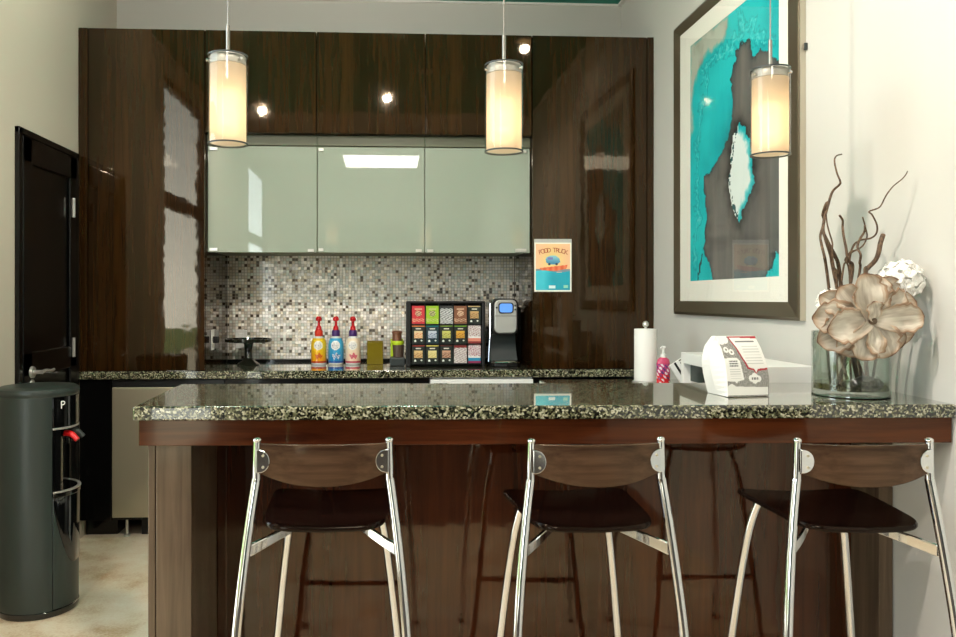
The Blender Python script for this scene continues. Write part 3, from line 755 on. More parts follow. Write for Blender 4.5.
# ------------------------------------------------------------------ poster on the right tall cabinet
px0, px1, pz0, pz1 = 0.829, 1.040, 1.346, 1.641
t = thing('poster', 'small colourful poster in a clear sleeve on the right tall cabinet', 'poster', ((px0 + px1) / 2, YC - 0.001, pz0))
obj('backing', boxes((px0, px1, YC - 0.003, YC - 0.0005, pz0, pz1)), M['silver_plastic'], t)
TRUCK = [(0.30, 0.66), (0.33, 0.70), (0.44, 0.735), (0.58, 0.73), (0.68, 0.67), (0.70, 0.60), (0.62, 0.555), (0.45, 0.55), (0.32, 0.585)]
BAND = [(0.12, 0.475), (0.38, 0.50), (0.90, 0.545), (0.86, 0.46), (0.60, 0.42), (0.20, 0.43)]
def poster(u, v):
    col = mixc((246, 196, 150), (240, 216, 130), 1 - np.hypot(u - 0.5, v - 0.62) / 0.42)
    sea = v < 0.41 + 0.02 * np.sin(u * 7)
    col = np.where(sea[:, None], mixc((64, 196, 214), (10, 164, 188), (u - 0.25) * 4), col)
    col = np.where(((v < 0.455) & (v > 0.395) & ~sea)[:, None], np.broadcast_to((120, 140, 150), col.shape), col)
    col = np.where(inpoly(u, v, BAND)[:, None], mixc((226, 94, 52), (240, 130, 84), np.sin(u * 40) * 0.5 + 0.5), col)
    col = np.where(inpoly(u, v, TRUCK)[:, None], mixc((66, 140, 176), (136, 200, 214), (v - 0.58) * 8), col)
    win = (u > 0.36) & (u < 0.50) & (v > 0.645) & (v < 0.70); col = np.where(win[:, None], np.broadcast_to((120, 128, 190), col.shape), col)
    whl = (np.hypot((u - 0.40) * 0.75, v - 0.56) < 0.025) | (np.hypot((u - 0.60) * 0.75, v - 0.56) < 0.025); col = np.where(whl[:, None], np.broadcast_to((50, 60, 80), col.shape), col)
    log = (abs(u - 0.48) < 0.09) & (abs(v - 0.09) < 0.03); col = np.where(log[:, None], np.broadcast_to((214, 240, 240), col.shape), col)
    log = (abs(u - 0.85) < 0.06) & (abs(v - 0.10) < 0.03); col = np.where(log[:, None], np.broadcast_to((150, 214, 190), col.shape), col)
    edge = (u < 0.035) | (u > 0.965) | (v < 0.028) | (v > 0.975); col = np.where(edge[:, None], np.broadcast_to((244, 240, 224), col.shape), col)
    return col
pr = painted('printed_sheet', (px0 + 0.002, YC - 0.0036, pz0 + 0.003), (px1 - px0 - 0.004, 0, 0), (0, 0, 0.272), 90, 116, poster, M['gloss_print'], t)
M['rust'] = mat('rust_red_ink', (176, 66, 36), 0.6)
for i, ch in enumerate('FOOD TRUCK'):
    if ch != ' ':
        xx = px0 + 0.033 + i * 0.0163; k = (i - 4.5) / 4.5
        letters('lettering', ch, 0.036, M['rust'], pr, Matrix.Translation((xx, YC - 0.004, pz0 + 0.232 - 0.012 * k * k)) @ Matrix.Rotation(0.22 * k, 4, 'Y') @ FACE_Y, depth=0.0002)

# ------------------------------------------------------------------ water cooler
cx, cy = -1.468, 3.475
t = thing('water_cooler', 'tall charcoal rounded water cooler with a red tap, by the left wall', 'water cooler', (cx, cy, 0))
def sect(phi0, phi1, r, z0, z1, n=24, rin=None, cyl=(cx, cy)):
    rin = r - 0.008 if rin is None else rin
    pts = [(cyl[0] + r * math.cos(phi0 + (phi1 - phi0) * k / n), cyl[1] + r * math.sin(phi0 + (phi1 - phi0) * k / n)) for k in range(n + 1)]
    pts += [(cyl[0] + rin * math.cos(phi1 + (phi0 - phi1) * k / n), cyl[1] + rin * math.sin(phi1 + (phi0 - phi1) * k / n)) for k in range(n + 1)]
    bm = bmesh.new(); prism(bm, pts, 'z', z0, z1); return bm
R0 = 0.156
FA = math.radians(14)        # the front faces along +X
hw = math.radians(62)
bm = sect(FA + hw, FA + 2 * PI - hw, R0, 0.028, 0.905, 60, 0.02); obj('body', bm, M['grey_green'], t, 0.004, True)
bm = bmesh.new(); lathe(bm, cx, cy, [(0.148, 0.0), (0.155, 0.002), (0.159, 0.010), (0.159, 0.026), (0.154, 0.030)], 60); obj('base_ring', bm, M['gloss_black'], t, smooth=True)
bm = bmesh.new(); lathe(bm, cx, cy, [(0.155, 0.903), (0.160, 0.910), (0.161, 0.922), (0.158, 0.934), (0.145, 0.941), (0.08, 0.943), (0.001, 0.9435)], 60); obj('lid', bm, M['grey_green'], t, smooth=True)
up = obj('upper_front', sect(FA - hw + 0.01, FA + hw - 0.01, R0 + 0.001, 0.775, 0.904, 30, 0.03), M['gloss_black'], t, 0.003, True)
obj('trim_strip', sect(FA - hw + 0.01, FA + hw - 0.01, R0 + 0.003, 0.768, 0.776, 30, 0.10), M['nickel'], t, 0.001, True)
obj('niche', sect(FA - hw + 0.01, FA + hw - 0.01, 0.095, 0.50, 0.775, 30, 0.03), M['gloss_black'], t, 0, True)
obj('niche_side', sect(FA - hw + 0.005, FA - hw + 0.22, R0, 0.50, 0.775, 6, 0.09), M['gloss_black'], t, 0, True)
lw = obj('lower_front', sect(FA - hw + 0.01, FA + hw - 0.01, R0 + 0.001, 0.03, 0.495, 30, 0.03), M['grey_green'], t, 0.003, True)
# glossy shield with a rounded lower end
bm = bmesh.new(); rows = []
for k in range(25):
    q = k / 24; a = FA - hw * 0.97 + (hw * 1.94) * q; e = abs(2 * q - 1)
    zb = 0.20 + 0.27 * max(0, e - 0.35) ** 2.2 / 0.65 ** 2.2 * 0.9
    rows.append([(cx + rr * math.cos(a), cy + rr * math.sin(a), zz) for rr, zz in ((R0 + 0.001, zb), (R0 + 0.004, zb + 0.004), (R0 + 0.004, 0.488), (R0 + 0.001, 0.492))])
loft(bm, rows); bmesh.ops.recalc_face_normals(bm, faces=bm.faces); obj('front_shield', bm, M['gloss_black'], lw, smooth=True)
tr = obj('drip_tray', sect(FA - hw + 0.01, FA + hw - 0.01, R0 + 0.008, 0.488, 0.512, 30, 0.05), M['gloss_black'], t, 0.003, True)
obj('tray_rim', sect(FA - hw + 0.01, FA + hw - 0.01, R0 + 0.010, 0.508, 0.514, 30, R0 - 0.004), M['nickel'], tr, 0.001, True)
for a, mm in ((-0.42, M['red']), (0.05, M['dark_grey']), (0.45, M['dark_grey'])):
    bm = bmesh.new(); dx, dy = math.cos(FA + a), math.sin(FA + a)
    tube(bm, [(cx + dx * 0.09, cy + dy * 0.09, 0.735), (cx + dx * 0.125, cy + dy * 0.125, 0.735), (cx + dx * 0.13, cy + dy * 0.13, 0.70)], 0.011, 0.009, 12)
    tp = obj('tap', bm, M['gloss_black'], t, smooth=True)
    bm = bmesh.new(); tube(bm, [(cx + dx * 0.12, cy + dy * 0.12, 0.742), (cx + dx * 0.150, cy + dy * 0.150, 0.738), (cx + dx * 0.176, cy + dy * 0.176, 0.715)], 0.014, 0.011, 12)
    obj('paddle', bm, mm, tp, smooth=True, label='red tap paddle' if mm is M['red'] else None)
a = FA - math.radians(46)
mx = Matrix.Translation((cx + (R0 + 0.0015) * math.cos(a), cy + (R0 + 0.0015) * math.sin(a), 0.868)) @ Matrix.Rotation(a + PI / 2, 4, 'Z') @ Matrix.Rotation(PI / 2, 4, 'X')
letters('lettering', 'P', 0.046, M['white'], up, mx)

# ------------------------------------------------------------------ things on the back worktop
ZT = 0.9143
# cake stand
t = thing('cake_stand', 'smoky dark glass cake stand in front of the mosaic, left of the bottles', 'cake stand', (-0.81, 4.80, ZT))
bm = bmesh.new(); lathe(bm, -0.81, 4.80, [(0.064, ZT), (0.066, ZT + 0.006), (0.055, ZT + 0.014), (0.038, ZT + 0.026), (0.024, ZT + 0.045), (0.022, ZT + 0.09), (0.028, ZT + 0.125), (0.034, ZT + 0.134)], 36); obj('pedestal', bm, M['cake_glass'], t, smooth=True)
bm = bmesh.new(); lathe(bm, -0.81, 4.80, [(0.03, ZT + 0.132), (0.128, ZT + 0.136), (0.136, ZT + 0.140), (0.137, ZT + 0.156), (0.133, ZT + 0.157), (0.130, ZT + 0.147), (0.02, ZT + 0.145)], 48); obj('plate', bm, M['cake_glass'], t, smooth=True)
# creamer bottles
def bottle(x, y, label, body_fn, collar, dz=0.0):
    t = thing('creamer_bottle', label, 'bottle', (x, y, ZT), 'creamer bottles with red pumps')
    prof = [(0.040, 0.0), (0.044, 0.004), (0.045, 0.02), (0.045, 0.118), (0.042, 0.140), (0.033, 0.158), (0.022, 0.168), (0.021, 0.172)]
    bm = bmesh.new(); lathe(bm, x, y, [(r, ZT + z) for r, z in prof], 32); obj('bottle_body', bm, M['white'], t, smooth=True)
    pz = [(0.0452, 0.012), (0.0455, 0.02), (0.0455, 0.118), (0.0425, 0.140), (0.0335, 0.158)]
    def surf(u, v):
        z = 0.012 + v * (0.158 - 0.012)
        r = np.interp(z, [p[1] for p in pz], [p[0] for p in pz]) + 0.0004
        a = -PI / 2 + (u - 0.5) * 2 * PI * 0.999
        return (x + r * math.cos(a), y + r * math.sin(a), ZT + z)
    painted('label', None, None, None, 96, 40, body_fn, M['bottle_print'], t, surf)
    bm = bmesh.new(); lathe(bm, x, y, [(0.023, ZT + 0.170), (0.024, ZT + 0.174), (0.024, ZT + 0.200), (0.020, ZT + 0.206)], 24); obj('collar', bm, collar, t, smooth=True)
    bm = bmesh.new(); lathe(bm, x, y, [(0.017, ZT + 0.205), (0.015, ZT + 0.225), (0.008, ZT + 0.232), (0.007, ZT + 0.262)], 20); pm = obj('pump', bm, M['red'], t, smooth=True)
    bm = bmesh.new(); lathe(bm, x, y, [(0.007, ZT + 0.258), (0.017, ZT + 0.262), (0.018, ZT + 0.274), (0.012, ZT + 0.286), (0.003, ZT + 0.288)], 20)
    tube(bm, [(x, y, ZT + 0.270), (x + 0.004, y - 0.028, ZT + 0.272), (x + 0.006, y - 0.040, ZT + 0.260)], 0.007, 0.005, 10)
    obj('spout', bm, M['red'], pm, smooth=True)
def blabel(base, base2, oval, mark, bottom):
    def fn(u, v):
        du = (u - 0.5) * 2 * PI * 0.045
        col = mixc(base, base2, (0.6 - v) * 1.6)
        ov = np.hypot(du / 0.028, (v - 0.72) / 0.19)
        col = np.where((ov < 1)[:, None], np.broadcast_to(oval, col.shape), col)
        tx = (ov < 0.75) & (np.sin(v * 110) > 0.1) & (np.sin(du * 900 + np.floor(v * 17.5) * 2) > -0.3)
        col = np.where(tx[:, None], np.broadcast_to((70, 70, 110), col.shape) * 0.6 + np.asarray(oval) * 0.4, col)
        mk = np.hypot((du - 0.004) / 0.024, (v - 0.28 - 0.04 * np.sin(du * 260)) / 0.10)
        col = np.where((mk < 1)[:, None], np.broadcast_to(mark, col.shape), col)
        tx = (mk < 0.85) & (abs(np.sin(du * 420 + v * 9)) > 0.72); col = np.where(tx[:, None], np.broadcast_to(bottom, col.shape), col)
        col = np.where((v < 0.07)[:, None], np.broadcast_to(bottom, col.shape), col)
        return col
    return fn
M['purple'] = mat('purple_plastic', (72, 40, 110), 0.35)
M['orange_red'] = mat('orange_red_plastic', (226, 60, 30), 0.35)
bottle(-0.396, 4.815, 'yellow creamer bottle with a red pump, leftmost of the three', blabel((250, 206, 30), (240, 150, 20), (250, 246, 226), (236, 130, 40), (190, 60, 30)), M['orange_red'])
bottle(-0.294, 4.812, 'blue creamer bottle with a red pump and purple collar', blabel((60, 168, 216), (20, 120, 186), (248, 248, 244), (226, 232, 236), (30, 80, 160)), M['purple'])
bottle(-0.192, 4.808, 'cream and peach creamer bottle with a red pump', blabel((246, 226, 196), (240, 200, 170), (250, 246, 236), (226, 120, 130), (200, 70, 90)), M['purple'])
# olive napkin block
t = thing('napkin_holder', 'olive amber napkin holder between the bottles and the cup dispenser', 'holder', (-0.061, 4.83, ZT))
obj('back_panel', boxes((-0.108, -0.012, 4.858, 4.866, ZT, ZT + 0.138)), M['amber'], t, 0.002)
obj('front_panel', boxes((-0.108, -0.012, 4.802, 4.810, ZT, ZT + 0.132)), M['amber'], t, 0.002)
obj('base', boxes((-0.108, -0.012, 4.810, 4.858, ZT, ZT + 0.01)), M['amber'], t, 0.001)
obj('napkin_stack', boxes((-0.105, -0.015, 4.812, 4.856, ZT + 0.0102, ZT + 0.125)), mat('olive_paper', (150, 136, 60), 0.8), t, 0.003)
# cup holder
x, y = 0.072, 4.72
t = thing('cup_dispenser', 'dark cup dispenser with a lime green band beside the tea box rack', 'dispenser', (x, y, ZT))
bm = boxes((x - 0.044, x + 0.044, y - 0.05, y + 0.05, ZT, ZT + 0.05)); obj('base', bm, M['dark_grey'], t, 0.006)
obj('back_plate', boxes((x - 0.040, x + 0.034, y + 0.034, y + 0.042, ZT + 0.05, ZT + 0.155)), M['lime'], t, 0.003, label='lime green back')
bm = bmesh.new(); lathe(bm, x + 0.006, y - 0.005, [(0.030, ZT + 0.0505), (0.034, ZT + 0.115), (0.034, ZT + 0.122)], 28); obj('cup_stack', bm, M['brown_cup'], t, smooth=True)
bm = bmesh.new(); lathe(bm, x + 0.002, y - 0.005, [(0.033, ZT + 0.1225), (0.036, ZT + 0.128), (0.036, ZT + 0.142), (0.034, ZT + 0.146)], 28); obj('lime_band', bm, M['lime'], t, smooth=True)
bm = bmesh.new(); lathe(bm, x - 0.002, y - 0.005, [(0.030, ZT + 0.1465), (0.027, ZT + 0.16), (0.027, ZT + 0.188), (0.030, ZT + 0.19), (0.030, ZT + 0.200), (0.024, ZT + 0.205)], 28); obj('lid_stack', bm, M['copper'], t, smooth=True)
# tea box rack
rx0, rx1, rz0, rz1, ry = 0.122, 0.583, ZT, 1.294, 4.632
t = thing('tea_box_rack', 'black rack holding fifteen tea boxes beside the coffee maker', 'rack', ((rx0 + rx1) / 2, ry + 0.06, ZT))
cxs = [rx0 + 0.030 + k * (rx1 - rx0 - 0.052) / 5 for k in range(6)]
czs = [rz0 + 0.018 + k * (rz1 - rz0 - 0.036) / 3 for k in range(4)]
bm = bmesh.new(); prism(bm, rrect(rx0, rx1, rz0, rz1, 0.014), 'y', ry + 0.115, ry + 0.122); obj('back', bm, M['black'], t)
obj('side', boxes((rx0, cxs[0] - 0.003, ry, ry + 0.115, rz0, rz1 - 0.006)), M['black'], t, 0.004)
obj('side', boxes((cxs[5] + 0.003, rx1, ry, ry + 0.115, rz0, rz1 - 0.006)), M['black'], t, 0.004)
obj('top', boxes((rx0 + 0.002, rx1 - 0.002, ry, ry + 0.115, czs[3] + 0.004, rz1)), M['black'], t, 0.004)
for k in range(3):
    obj('shelf', boxes((cxs[0] - 0.003, cxs[5] + 0.003, ry + 0.004, ry + 0.115, czs[k] - 0.005, czs[k])), M['black'], t)
for k in range(1, 5):
    obj('divider', boxes((cxs[k] - 0.0015, cxs[k] + 0.0015, ry + 0.006, ry + 0.115, czs[0], czs[3] + 0.003)), M['black'], t)
def tea(base, stripe, lab, ink, style):
    def fn(u, v):
        col = np.broadcast_to(np.asarray(base, float), (len(u), 3)).copy()
        n = np.sin(u * 37 + v * 23) * np.sin(u * 19 - v * 41)
        if style == 'tin':       # one colour all over with a face-like patch
            ov = np.hypot((u - 0.5) / 0.26, (v - 0.58) / 0.17) < 1; col[ov] = lab
            col[ov & (n > 0.1)] = ink; col[(v > 0.80) & (v < 0.86) & (abs(u - 0.5) < 0.3)] = lab
            col[(v < 0.30) & (v > 0.12) & (n > 0.15)] = lab
        elif style == 'light':
            col[(v < 0.30)] = stripe; col[v < 0.12] = ink
            col[(v > 0.4) & (n > 0.35)] = ink; col[(v > 0.35) & (n < -0.5)] = lab
        elif style == 'busy':
            col[n > 0.0] = lab; col[(n < -0.45)] = ink; col[v > 0.86] = stripe
        else:
            col[v > 0.93] = stripe
            col[(v > 0.78) & (v < 0.86) & (abs(u - 0.5) < 0.22)] = (236, 230, 214)
            box_ = (v > 0.30) & (v < 0.72) & (abs(u - 0.5) < 0.33); col[box_] = lab; col[box_ & (n > 0.15) & (v < 0.6)] = ink
            col[(np.hypot((u - 0.25) * 0.7, v - 0.14) < 0.06)] = (230, 234, 226); col[(np.hypot((u - 0.75) * 0.7, v - 0.16) < 0.05)] = (230, 234, 226)
        return col
    return fn
DK = (24, 34, 28)
TEAS = [  # rows from the top
 [('red tea box, upper left corner of the rack', tea((206, 48, 58), None, (226, 186, 150), (120, 40, 40), 'tin')), ('lime green tea box in the top row of the rack', tea((158, 196, 40), None, (206, 196, 140), (60, 70, 40), 'tin')), ('grey and white patterned tea box in the top row', tea((120, 122, 120), (60, 62, 62), (226, 228, 226), (50, 52, 54), 'busy')), ('brown tea box with a pale oval, top row of the rack', tea((132, 84, 58), None, (226, 190, 160), (150, 96, 66), 'tin')), ('black tea box with a tan picture, upper right corner of the rack', tea(DK, (190, 160, 110), (206, 166, 110), (140, 92, 50), 'std'))],
 [('black tea box with an orange stripe, middle row', tea(DK, (226, 130, 70), (232, 206, 160), (214, 120, 70), 'std')), ('teal-topped tea box with a pale blue picture, middle row', tea((22, 52, 60), (20, 120, 120), (196, 206, 216), (90, 100, 140), 'std')), ('black tea box with a yellow-green picture, middle row', tea(DK, (130, 160, 60), (206, 206, 110), (150, 130, 50), 'std')), ('black tea box with a golden picture and green stripe, middle row', tea(DK, (120, 170, 50), (222, 170, 60), (160, 90, 30), 'std')), ('white tea box with a pink base, middle row', tea((232, 232, 228), (230, 140, 120), (214, 196, 196), (140, 50, 50), 'light'))],
 [('black tea box with a red stripe, lower left corner of the rack', tea(DK, (170, 60, 44), (226, 190, 130), (160, 100, 60), 'std')), ('black tea box with a yellow stripe, bottom row', tea(DK, (226, 206, 90), (234, 216, 150), (206, 186, 110), 'std')), ('black tea box with a dark brown picture, bottom row', tea(DK, (90, 36, 28), (206, 160, 130), (100, 50, 34), 'std')), ('red and white patterned tea box, bottom row', tea((190, 180, 176), (130, 40, 40), (236, 230, 226), (110, 34, 38), 'busy')), ('white tea box with a blue band, lower right corner of the rack', tea((232, 230, 228), (40, 140, 180), (206, 150, 150), (150, 50, 90), 'light'))]]
for rI in range(3):
    for cI in range(5):
        lab, fn = TEAS[rI][cI]
        a, b = cxs[cI] + 0.004, cxs[cI + 1] - 0.004; z0 = czs[2 - rI] + 0.0006; z1 = z0 + 0.104
        base = fn(np.array([0.02]), np.array([0.5]))[0]
        t = thing('tea_box', lab, 'tea box', ((a + b) / 2, ry + 0.06, z0), 'tea boxes in the rack')
        obj('carton', boxes((a, b, ry + 0.012, ry + 0.105, z0, z1)), mat('tea_carton', tuple(base), 0.5), t, 0.001)
        painted('printed_front', (a, ry + 0.0113, z0), (b - a, 0, 0), (0, 0, z1 - z0), 24, 34, fn, M['gloss_print'], t)
# coffee maker
t = thing('coffee_maker', 'black and silver single-cup coffee maker with a blue screen', 'coffee maker', (0.705, 4.74, ZT))
kx0, kx1 = 0.597, 0.800
bm = bmesh.new(); prism(bm, rrect(kx0 + 0.022, kx1 - 0.012, ZT + 0.002, 1.300, 0.03), 'y', 4.70, 4.90); obj('body', bm, M['gloss_black'], t, 0.004, True)
bm = bmesh.new(); prism(bm, rrect(kx1 - 0.040, kx1 + 0.010, ZT + 0.02, 1.262, 0.02), 'y', 4.735, 4.90); obj('water_tank', bm, M['gloss_black'], t, 0.003, True)
bm = bmesh.new(); prism(bm, rrect(0.622, 0.770, 1.095, 1.309, 0.035), 'y', 4.60, 4.702); obj('head_surround', bm, M['black'], t, 0.006, True)
bm = bmesh.new(); prism(bm, rrect(0.630, 0.762, 1.108, 1.302, 0.032), 'y', 4.590, 4.602); hd = obj('head', bm, M['silver_plastic'], t, 0.006, True)
bm = bmesh.new(); prism(bm, rrect(0.652, 0.742, 1.222, 1.286, 0.018), 'y', 4.586, 4.5905); obj('screen_bezel', bm, M['dark_grey'], hd, 0.001)
bm = bmesh.new(); prism(bm, rrect(0.660, 0.734, 1.229, 1.280, 0.014), 'y', 4.5845, 4.5862); obj('screen', bm, M['screen'], hd)
obj('head_seam', boxes((0.634, 0.758, 4.5885, 4.5905, 1.207, 1.2095)), M['dark_grey'], hd)
for (bx_, bz_) in ((0.752, 1.268), (0.752, 1.246), (0.643, 1.256)):
    bm = bmesh.new(); prism(bm, [(bx_ + 0.006 * math.cos(2 * PI * k / 14), bz_ + 0.006 * math.sin(2 * PI * k / 14)) for k in range(14)], 'y', 4.5875, 4.5905); obj('button', bm, M['dark_grey'], hd)
bm = bmesh.new(); rows = []
for k in range(13):
    q = k / 12; z = ZT + 0.03 + q * (1.10 - ZT - 0.03); w = 0.082 - 0.012 * q; yy = 4.66 + 0.03 * math.sin(q * PI)
    rows.append([(0.696 - w, yy, z), (0.696 + w, yy, z), (0.696 + w, 4.702, z), (0.696 - w, 4.702, z)])
loft(bm, rows); bmesh.ops.recalc_face_normals(bm, faces=bm.faces); obj('column', bm, M['dark_grey'], t, 0.003, True)
bm = bmesh.new(); prism(bm, [(0.61 + 0.0, 4.702), (0.612, 4.62), (0.63, 4.585), (0.70, 4.572), (0.765, 4.585), (0.782, 4.62), (0.784, 4.702)], 'z', ZT, ZT + 0.026); bs = obj('drip_base', bm, M['black'], t, 0.005)
bm = bmesh.new(); tube(bm, [(0.612, 4.615, ZT + 0.026), (0.632, 4.584, ZT + 0.026), (0.70, 4.571, ZT + 0.026), (0.763, 4.584, ZT + 0.026), (0.780, 4.615, ZT + 0.026)], 0.004, seg=8); obj('chrome_rim', bm, M['chrome'], bs, smooth=True)
bm = bmesh.new(); tube(bm, [(0.616, 4.66, 1.28), (0.613, 4.65, 1.10), (0.606, 4.635, ZT + 0.10), (0.600, 4.615, ZT + 0.028)], 0.0045, seg=8); obj('chrome_edge', bm, M['chrome'], t, smooth=True)
obj('tray_grille', boxes((0.64, 0.755, 4.60, 4.655, ZT + 0.027, ZT + 0.030)), M['steel'], bs, 0.001)

# ------------------------------------------------------------------ on the lower worktop
t = thing('paper_towel_holder', 'metal paper towel stand with a ball finial on the lower worktop', 'holder', (1.219, 3.69, ZT))
bm = bmesh.new(); lathe(bm, 1.219, 3.69, [(0.062, ZT), (0.062, ZT + 0.008), (0.056, ZT + 0.011)], 36); obj('base', bm, M['nickel'], t, smooth=True)
bm = bmesh.new(); tube(bm, [(1.219, 3.69, ZT + 0.01), (1.219, 3.69, ZT + 0.268)], 0.006, seg=12, smooth=False); obj('rod', bm, M['nickel'], t, smooth=True)
bm = bmesh.new(); ball(bm, (1.219, 3.69, ZT + 0.275), 0.015); obj('finial', bm, M['nickel'], t, smooth=True)
bm = bmesh.new(); lathe(bm, 1.219, 3.69, [(0.008, ZT + 0.0115), (0.052, ZT + 0.0115), (0.052, ZT + 0.253), (0.008, ZT + 0.253), (0.008, ZT + 0.0115)], 40, False, False)
tag(obj('paper_towel_roll', bm, M['paper'], smooth=True), 'white paper towel roll standing beside the red soap bottle', 'paper towel')
t = thing('soap_bottle', 'red and pink pump soap bottle beside the paper towel roll', 'bottle', (1.268, 3.59, ZT))
def ell(a, b, z): return [(1.268 + a * math.cos(2 * PI * k / 28), 3.59 + b * math.sin(2 * PI * k / 28), ZT + z) for k in range(28)]
bm = bmesh.new(); loft(bm, [ell(0.028, 0.018, 0), ell(0.031, 0.021, 0.005), ell(0.031, 0.021, 0.10), ell(0.026, 0.018, 0.118), ell(0.012, 0.012, 0.128)]); obj('bottle_body', bm, mat('pink_soap', (206, 70, 110), 0.2, coat=0.5), t, smooth=True)
def soap(u, v):
    n = np.sin(u * 40 + v * 9) * np.sin(v * 17 + u * 11)
    col = mixc((220, 26, 36), (190, 60, 120), (v - 0.35) * 4)
    col = np.where((n > 0.45)[:, None], np.broadcast_to((236, 226, 232), col.shape), col)
    return np.where(((n < -0.55) & (v > 0.2))[:, None], np.broadcast_to((70, 60, 120), col.shape), col)
def ssurf(u, v):
    a = 2 * PI * u; return (1.268 + 0.0314 * math.cos(a), 3.59 + 0.0214 * math.sin(a), ZT + 0.008 + v * 0.09)
painted('label', None, None, None, 60, 20, soap, M['bottle_print'], t, ssurf)
bm = bmesh.new(); lathe(bm, 1.268, 3.59, [(0.013, ZT + 0.126), (0.013, ZT + 0.142), (0.006, ZT + 0.144), (0.005, ZT + 0.17)], 18)
tube(bm, [(1.278, 3.59, ZT + 0.173), (1.262, 3.59, ZT + 0.174), (1.250, 3.578, ZT + 0.168)], 0.0055, 0.004, 10); obj('pump', bm, M['white'], t, smooth=True)
# white box shelf with an open side
t = thing('white_organiser', 'long white box with an open dark side, by the wall behind the folded card', 'organiser', (1.345, 2.97, ZT))
ox0, ox1, oy0, oy1, oz1 = 1.25, 1.440, 2.60, 3.325, 1.083
obj('shell', boxes((ox0, ox1, oy0, oy0 + 0.02, ZT, oz1), (ox0, ox1, oy1 - 0.024, oy1, ZT, oz1), (ox0, ox1, oy0 + 0.02, oy1 - 0.024, oz1 - 0.045, oz1), (ox1 - 0.012, ox1, oy0 + 0.02, oy1 - 0.024, ZT, oz1 - 0.045), (ox0, ox1 - 0.012, oy0 + 0.02, oy1 - 0.024, ZT, ZT + 0.01)), M['white'], t, 0.002)
obj('inner_panel', boxes((ox0 + 0.03, ox1 - 0.013, oy0 + 0.021, oy1 - 0.03, ZT + 0.05, oz1 - 0.046)), mat('dark_green_panel', (22, 44, 40), 0.3), t)
def strips(u, v):
    col = np.full((len(u), 3), 236.0)
    k = (v + 0.0 * u); col[(k > 0.30) & (k < 0.46)] = (20, 20, 20); col[(k > 0.62) & (k < 0.9) & (np.sin(u * 60) > 0)] = (110, 110, 108); return col
t = thing('brochure', 'black and white striped leaflet leaning between the soap and the white box', 'leaflet', (1.275, 3.385, ZT))
A = Vector((1.222, 0, 1.020)); d_ = Vector((0.54, 0, -0.84)); n_ = Vector((0.84, 0, 0.54))
bm = bmesh.new(); prism(bm, [((A + d_ * a + n_ * b).x, (A + d_ * a + n_ * b).z) for a, b in ((0, 0), (0.122, 0), (0.122, 0.07), (0, 0.07))], 'y', 3.380, 3.390); obj('sheet', bm, M['paper'], t)
painted('printed_front', tuple(A + Vector((0, 3.3794, 0))), tuple(d_ * 0.122), tuple(n_ * 0.07), 20, 14, strips, M['print'], t)

# ------------------------------------------------------------------ folded promo card on the bar
t = thing('folded_card', 'white and grey printed folded promotional card on the bar top', 'card', (1.0, 2.27, slabz(2.25)))
zc0 = slabz(2.22) + 0.0012
# rings: front-left, front-right, back-right, back-left(bulging)
CR = [(0.0, (0.961, 2.197), (1.087, 2.215), (1.075, 2.335), (0.945, 2.300)),
      (0.05, (0.960, 2.200), (1.090, 2.220), (1.078, 2.335), (0.933, 2.302)),
      (0.095, (0.957, 2.206), (1.085, 2.228), (1.074, 2.325), (0.925, 2.298)),
      (0.135, (0.950, 2.216), (1.074, 2.238), (1.068, 2.310), (0.928, 2.288)),
      (0.168, (0.939, 2.230), (1.062, 2.250), (1.060, 2.272), (0.938, 2.256))]
def cring(h):
    hs = [c[0] for c in CR]
    return [tuple(np.interp(h, hs, [c[k][j] for c in CR]) for j in range(2)) for k in range(1, 5)]
bm = bmesh.new(); rows = []
for k in range(13):
    h = 0.168 * k / 12; q = cring(h); mid = ((q[0][0] + q[3][0]) / 2 - 0.010 * math.sin(PI * k / 12), (q[0][1] + q[3][1]) / 2)
    rows.append([(x, y, zc0 + h) for x, y in (q[0], q[1], q[2], q[3], mid)])
loft(bm, rows); bmesh.ops.recalc_face_normals(bm, faces=bm.faces); obj('card_body', bm, M['paper'], t)
